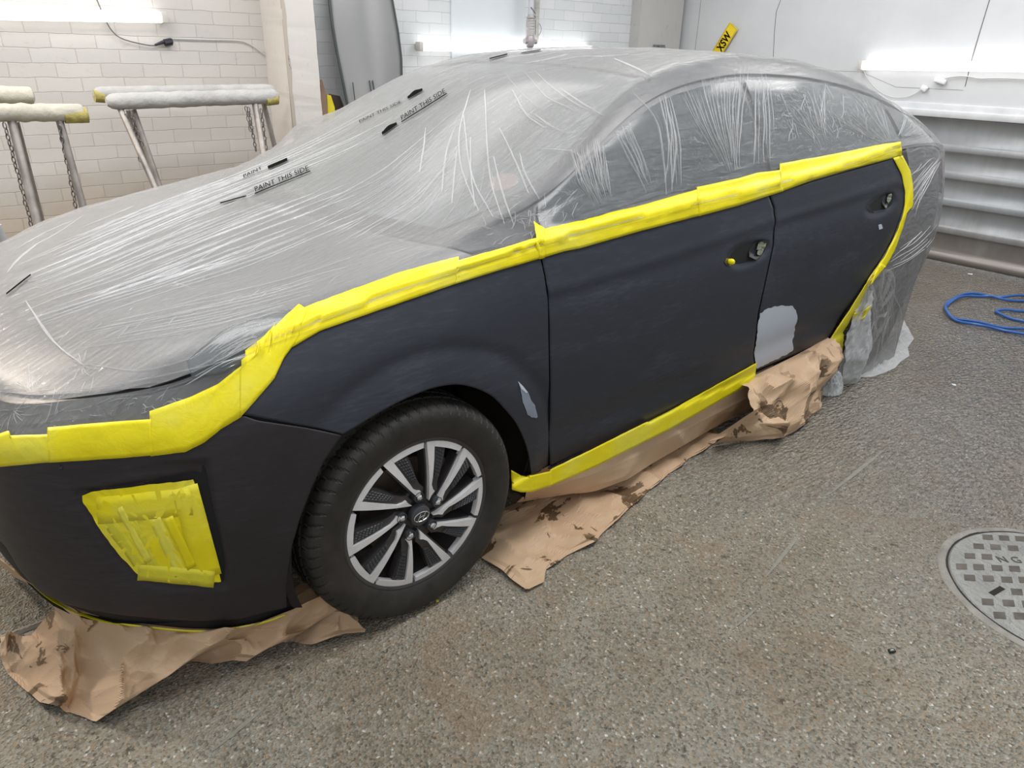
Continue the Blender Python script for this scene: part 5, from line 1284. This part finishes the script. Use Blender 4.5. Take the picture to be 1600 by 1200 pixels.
b = MB(); b.tube([(.018, -.168, zt + .02), (.018, -.172, zt + .02)], .009, 12); b.tube([(-.02, -.165, zt + .09), (.03, -.165, zt + .045)], .003, 6); b.tube([(.028, -.172, zb + .16), (.028, -.172, zb + .05)], .003, 6); ch(b, 'gauge', M_darkcable)
tag(e, 'grey vertical air pipe with filter and valve in front of the tube light', 'pipe')
b = MB(); q = F_(837.5, 30, .02); b.box((q[0], -.02, 1.9), (.042, .04, 2.4), None, 0, .004); o = put(b.build('conduit', plain('grey_stained_conduit', (.50, .49, .46), .5, 0, .4, .3, 20)), MF); tag(o, 'narrow stained conduit on the wall just right of the air pipe', 'conduit')
wire(MF, [(840,34),(845,40),(846,47),(843,54),(838,59)], .002, M_darkcable, 'small loop of wire beside the conduit', .03)
# hooks
b = MB(); q0 = F_(1023, 71, .14); q1 = F_(1037, 71, .14); b.box((q0 + q1) / 2, (q1[0] - q0[0] + .02, .02, .012), None, 0, .002)
for k in range(3): p = q0 + (q1 - q0) * (k / 2); b.tube([p + [0, -.01, 0], p + [0, -.02, -.03]], .007, 8)
o = put(b.build('hook_rail', plain('dark_hook_metal', (.17, .18, .19), .5)), MF); tag(o, 'small dark three-hook rail on the back corner column', 'hooks')
# number plate
def plate():
    A = R_w(1120, 80, .05); T = R_w(1144.5, 40, .05); dz = T - A; an = math.atan2(dz[2], dz[0]); L = .52; W = .111
    e = empty('number_plate'); c = T - dz / np.linalg.norm(dz) * L / 2 - np.array([0, 0, 0]); e.matrix_world = MR @ Matrix.Translation(Vector(c)) @ Matrix.Rotation(-an, 4, 'Y')
    b = MB(); b.box((0, .02, 0), (L, .006, W), None, 0, .002); b.box((-.1, .045, 0), (.08, .05, .04)); o = b.build('plate', plain('yellow_plate', (.86, .63, .01), .3)); o.parent = e
    b = MB(); z = W / 2 - .006
    b.tube([(-L/2+.006, .0165, -z), (L/2-.006, .0165, -z), (L/2-.006, .0165, z), (-L/2+.006, .0165, z)], .0012, 4, closed=True); o = b.build('plate_border', M_ink); o.parent = e
    cu = bpy.data.curves.new('t', 'FONT'); cu.body = 'XSW'; cu.size = .105; cu.extrude = .001; cu.offset = .003; cu.space_character = 1.05; to = bpy.data.objects.new('t', cu); COL.objects.link(to); bpy.context.view_layer.update()
    me = bpy.data.meshes.new_from_object(to); bpy.data.objects.remove(to); 
    for v in me.vertices: v.co.x *= .70
    x1 = max(v.co.x for v in me.vertices); y1 = max(v.co.y for v in me.vertices)
    for v in me.vertices: v.co = Vector((v.co.x - x1 + L / 2 - .07, .0160 - v.co.z, v.co.y - y1 / 2))
    me.materials.clear(); me.materials.append(M_ink); o = bpy.data.objects.new('lettering', me); COL.objects.link(o); o.parent = e
    tag(e, 'yellow number plate reading XSW, tilted on the white wall above the car roof', 'number plate')
plate()

# ---------------------------------------------------------------- on the floor
M_hose = plain('blue_air_hose', (.035, .13, .42), .35, 0, .5, .25, 9)
def hose():
    b = MB(); z = .009
    def P(pts, lift=0, seed=0):
        Q = soft(pts, 3); out = []
        for k, (x, y) in enumerate(Q): p = onz(x, y, z); out.append((p[0], p[1], z + lift * (.5 + .5 * math.sin(k * .35 + seed))))
        return out
    l1 = P([(1680,478),(1600,470),(1562,470),(1545,463),(1515,463),(1490,469),(1476,480),(1478,490),(1492,501),(1520,510),(1560,514),(1600,524),(1680,545)], .012)
    l2 = P([(1680,468),(1600,462),(1566,468),(1542,461),(1508,461),(1483,469),(1474,482),(1482,494),(1505,503),(1545,509),(1590,515),(1680,520)], .014, 2)
    l3 = P([(1680,486),(1600,487),(1570,485),(1556,485),(1556,489),(1572,496),(1600,503),(1680,520)], .006, 1)
    b.tube(l1, .0085, 10); b.tube(l2, .0085, 10); b.tube(l3, .0085, 10); tag(b.build('air_hose', M_hose), 'blue air hose coiled on the wet floor', 'hose')
hose()
def manhole():
    c = np.array([1.49803763, -2.07153139]); R_ = .31
    e = empty('manhole_cover', (c[0], c[1], 0)); M_iron = plain('worn_iron_cover', (.29, .285, .27), .45, .2, .5, .25, 8, .6, 60); M_pit = plain('rusty_pit', (.12, .105, .09), .7, 0, .3, .5, 14)
    b = MB(); b.lathe([(0, .004), (R_ - .004, .004), (R_, .001), (R_, -.02)], (0, 0, 0), (0, 0, 1), 96); o = b.build('cover_plate', M_iron); o.parent = e
    b = MB(); b.lathe([(R_ + .0, .0015), (R_ + .006, .0015)], (0, 0, 0), (0, 0, 1), 96, fn=lambda q, k, r, h: (r + (.006 * noise.noise(Vector((q * .35, k, 0))) if k else 0), h)); o = b.build('gap_ring', plain('dark_gap', (.03, .025, .02), .9)); o.parent = e
    b = MB(); b.lathe([(R_ + .006, .0012), (R_ + .009, .003), (R_ + .022, .003), (R_ + .03, -.001)], (0, 0, 0), (0, 0, 1), 96, fn=lambda q, k, r, h: (r + .003 * noise.noise(Vector((q * .25, k, 4))), h)); o = b.build('frame_ring', plain('cement_surround', (.31, .295, .26), .7, 0, .3, .3, 14, .6, 60)); o.parent = e
    b = MB(); gl = lambda X, Y: onz(1350 + X / 4.284, 780 + Y / 4.284)[:2] - c
    rows_ = [[(825,262),(935,267),(1045,272)], [(765,322),(878,328),(995,335)], [(706,387),(820,393)], [(650,458),(765,462),(888,468),(1005,473)], [(705,533),(830,538),(953,546),(1070,548)], [(1020,628)], [(825,695),(965,703),(1095,711)], [(905,785),(1040,790)], [(990,865)]]
    sq = []; e1 = gl(878, 328) - gl(765, 322); e2 = gl(765, 462) - gl(878, 328)
    for r_i, r_ in enumerate(rows_):
        P_ = [gl(*q) for q in r_]; sq += P_; k0 = 3 if r_i == 2 else 1
        for k in range(k0, 9): sq.append(P_[-1] + e1 * k)
    u1 = e1 / np.linalg.norm(e1); u2 = gl(735, 345) - gl(706, 387); u2 = gl(795, 300) - gl(765, 345); u2 = gl(820, 360) - gl(820 + 12, 428); u2 /= np.linalg.norm(u2)
    for p_ in sq:
        if np.hypot(*p_) > R_ - .024: continue
        V4 = [(*(p_ + u1 * dx * .0165 + u2 * dy * .0155), .0048) for dx, dy in ((-1, -1), (1, -1), (1, 1), (-1, 1))]; b.add(V4, [(0, 1, 2, 3)])
    o = b.build('recessed_squares', M_pit, smooth=False); o.parent = e
    cu = bpy.data.curves.new('t', 'FONT'); cu.body = 'N G'; cu.size = .042; cu.extrude = .0012; to = bpy.data.objects.new('t', cu); COL.objects.link(to); bpy.context.view_layer.update(); me = bpy.data.meshes.new_from_object(to); bpy.data.objects.remove(to)
    me.materials.clear(); me.materials.append(M_pit); o = bpy.data.objects.new('cast_lettering', me); COL.objects.link(o); o.parent = e
    q = onz(1561, 880); q2 = onz(1600, 884); o.location = (q[0] - c[0], q[1] - c[1], .0045); o.rotation_euler = (0, 0, math.atan2(q2[1] - q[1], q2[0] - q[0]) + .12)
    b = MB(); q = onz(1557, 925); b.box((q[0] - c[0], q[1] - c[1], .0048), (.06, .016, .001), Matrix.Rotation(-.2, 3, 'Z')); o = b.build('lift_slot', plain('slot_black', (.02, .016, .013), .9)); o.parent = e
    tag(e, 'round worn iron manhole cover with recessed squares, set in the floor', 'manhole cover')
manhole()
# drain channel under the nose
b = MB(); A = onz(-60, 1022); B = onz(122, 953); d = (B - A) / np.linalg.norm(B - A); nrm = np.array([-d[1], d[0], 0]); M_drain = plain('dark_drain_metal', (.10, .09, .08), .5, .3)
def bar(off0, off1, z, mi): b.add([A + nrm * off0 + [0, 0, z], B + nrm * off0 + [0, 0, z], B + nrm * off1 + [0, 0, z], A + nrm * off1 + [0, 0, z]], [(0, 1, 2, 3)], mi)
bar(-.012, .004, .002, 0); bar(.006, .012, .003, 1); bar(-.055, -.014, .001, 1)
for k in range(6): p = A + (B - A) * (.35 + .12 * k); b.add([p - nrm * .05 + [0, 0, .0025], p + d * .01 - nrm * .05 + [0, 0, .0025], p + d * .01 - nrm * .014 + [0, 0, .0025], p - nrm * .014 + [0, 0, .0025]], [(0, 1, 2, 3)], 0)
o = b.build('floor_drain', [M_drain, plain('drain_edge', (.30, .26, .22), .5, .3)], smooth=False); tag(o, 'dark metal drain channel in the floor under the bumper', 'drain')
# faint straight cement scars in the slab
M_scar = plain('pale_cement_scar', (.27, .255, .215), .6, 0, .3, .2, 30, .5, 60)
for k_, (P0, P1, w_) in enumerate((((1385,700), (1296,772), .010), ((1252,832), (1196,902), .009), ((1185,948), (1146,982), .006), ((330,1175), (420,1100), .008))):
    a_ = onz(*P0); c_ = onz(*P1); d_ = (c_ - a_) / np.linalg.norm(c_ - a_); q_ = np.array([-d_[1], d_[0], 0]); Vs = []
    for k in range(15):
        f = k / 14; ww = w_ * (.25 + math.sin(PI * f)) * .6 * (1 + .5 * noise.noise(Vector((k * .9, k_, 0)))); p_ = a_ + (c_ - a_) * f
        Vs += [p_ - q_ * ww + [0, 0, .0005], p_ + q_ * ww + [0, 0, .0005]]
    tag(mesh_obj('trim_%d' % (8 + k_), Vs, grid_faces(15, 2), M_scar), 'thin pale cement scar in the floor', kind='structure')
# scraps
b = MB(); q = onz(1393, 1018.5); Mz = Matrix.Rotation(-.55, 3, 'Z'); b.box(q + [0, 0, .004], (.018, .011, .006), Mz, 0, .001); b2 = b.build('black_chip', plain('black_chip_plastic', (.015, .014, .016), .4)); tag(b2, 'tiny black rectangular chip lying on the concrete', 'debris')
b = MB(); b.box((0, 0, .0072), (.008, .003, .0006), Mz); o = b.build('chip_mark', M_cable); o.parent = b2; o.matrix_parent_inverse = Matrix.Identity(4); o.location = (q[0], q[1], 0)
def flake(x, y, r, col, label, seed):
    q = onz(x, y); rn = random.Random(seed); Vv = [(q[0], q[1], .007)]; n = 8
    for k in range(n): a = 2 * PI * k / n; rr = r * rn.uniform(.6, 1.2); Vv.append((q[0] + rr * math.cos(a), q[1] + rr * math.sin(a), .002 + rn.uniform(0, .004)))
    o = mesh_obj('paint_flake', Vv, [(0, k + 1, (k + 1) % n + 1) for k in range(n)], plain('flake_%d' % seed, col, .6), smooth=False); tag(o, label, 'debris')
flake(1490, 602, .011, (.8, .8, .8), 'white flake on the wet floor below the blue hose', 1)
flake(1516, 429, .018, (.75, .75, .74), 'white crumb against the foot of the roller door', 2)
flake(683, 940, .006, (.75, .65, .05), 'tiny yellow tape scrap on the floor below the front wheel', 3)
flake(1300, 963, .006, (.7, .7, .68), 'small pale chip on the dry concrete left of the black chip', 4)
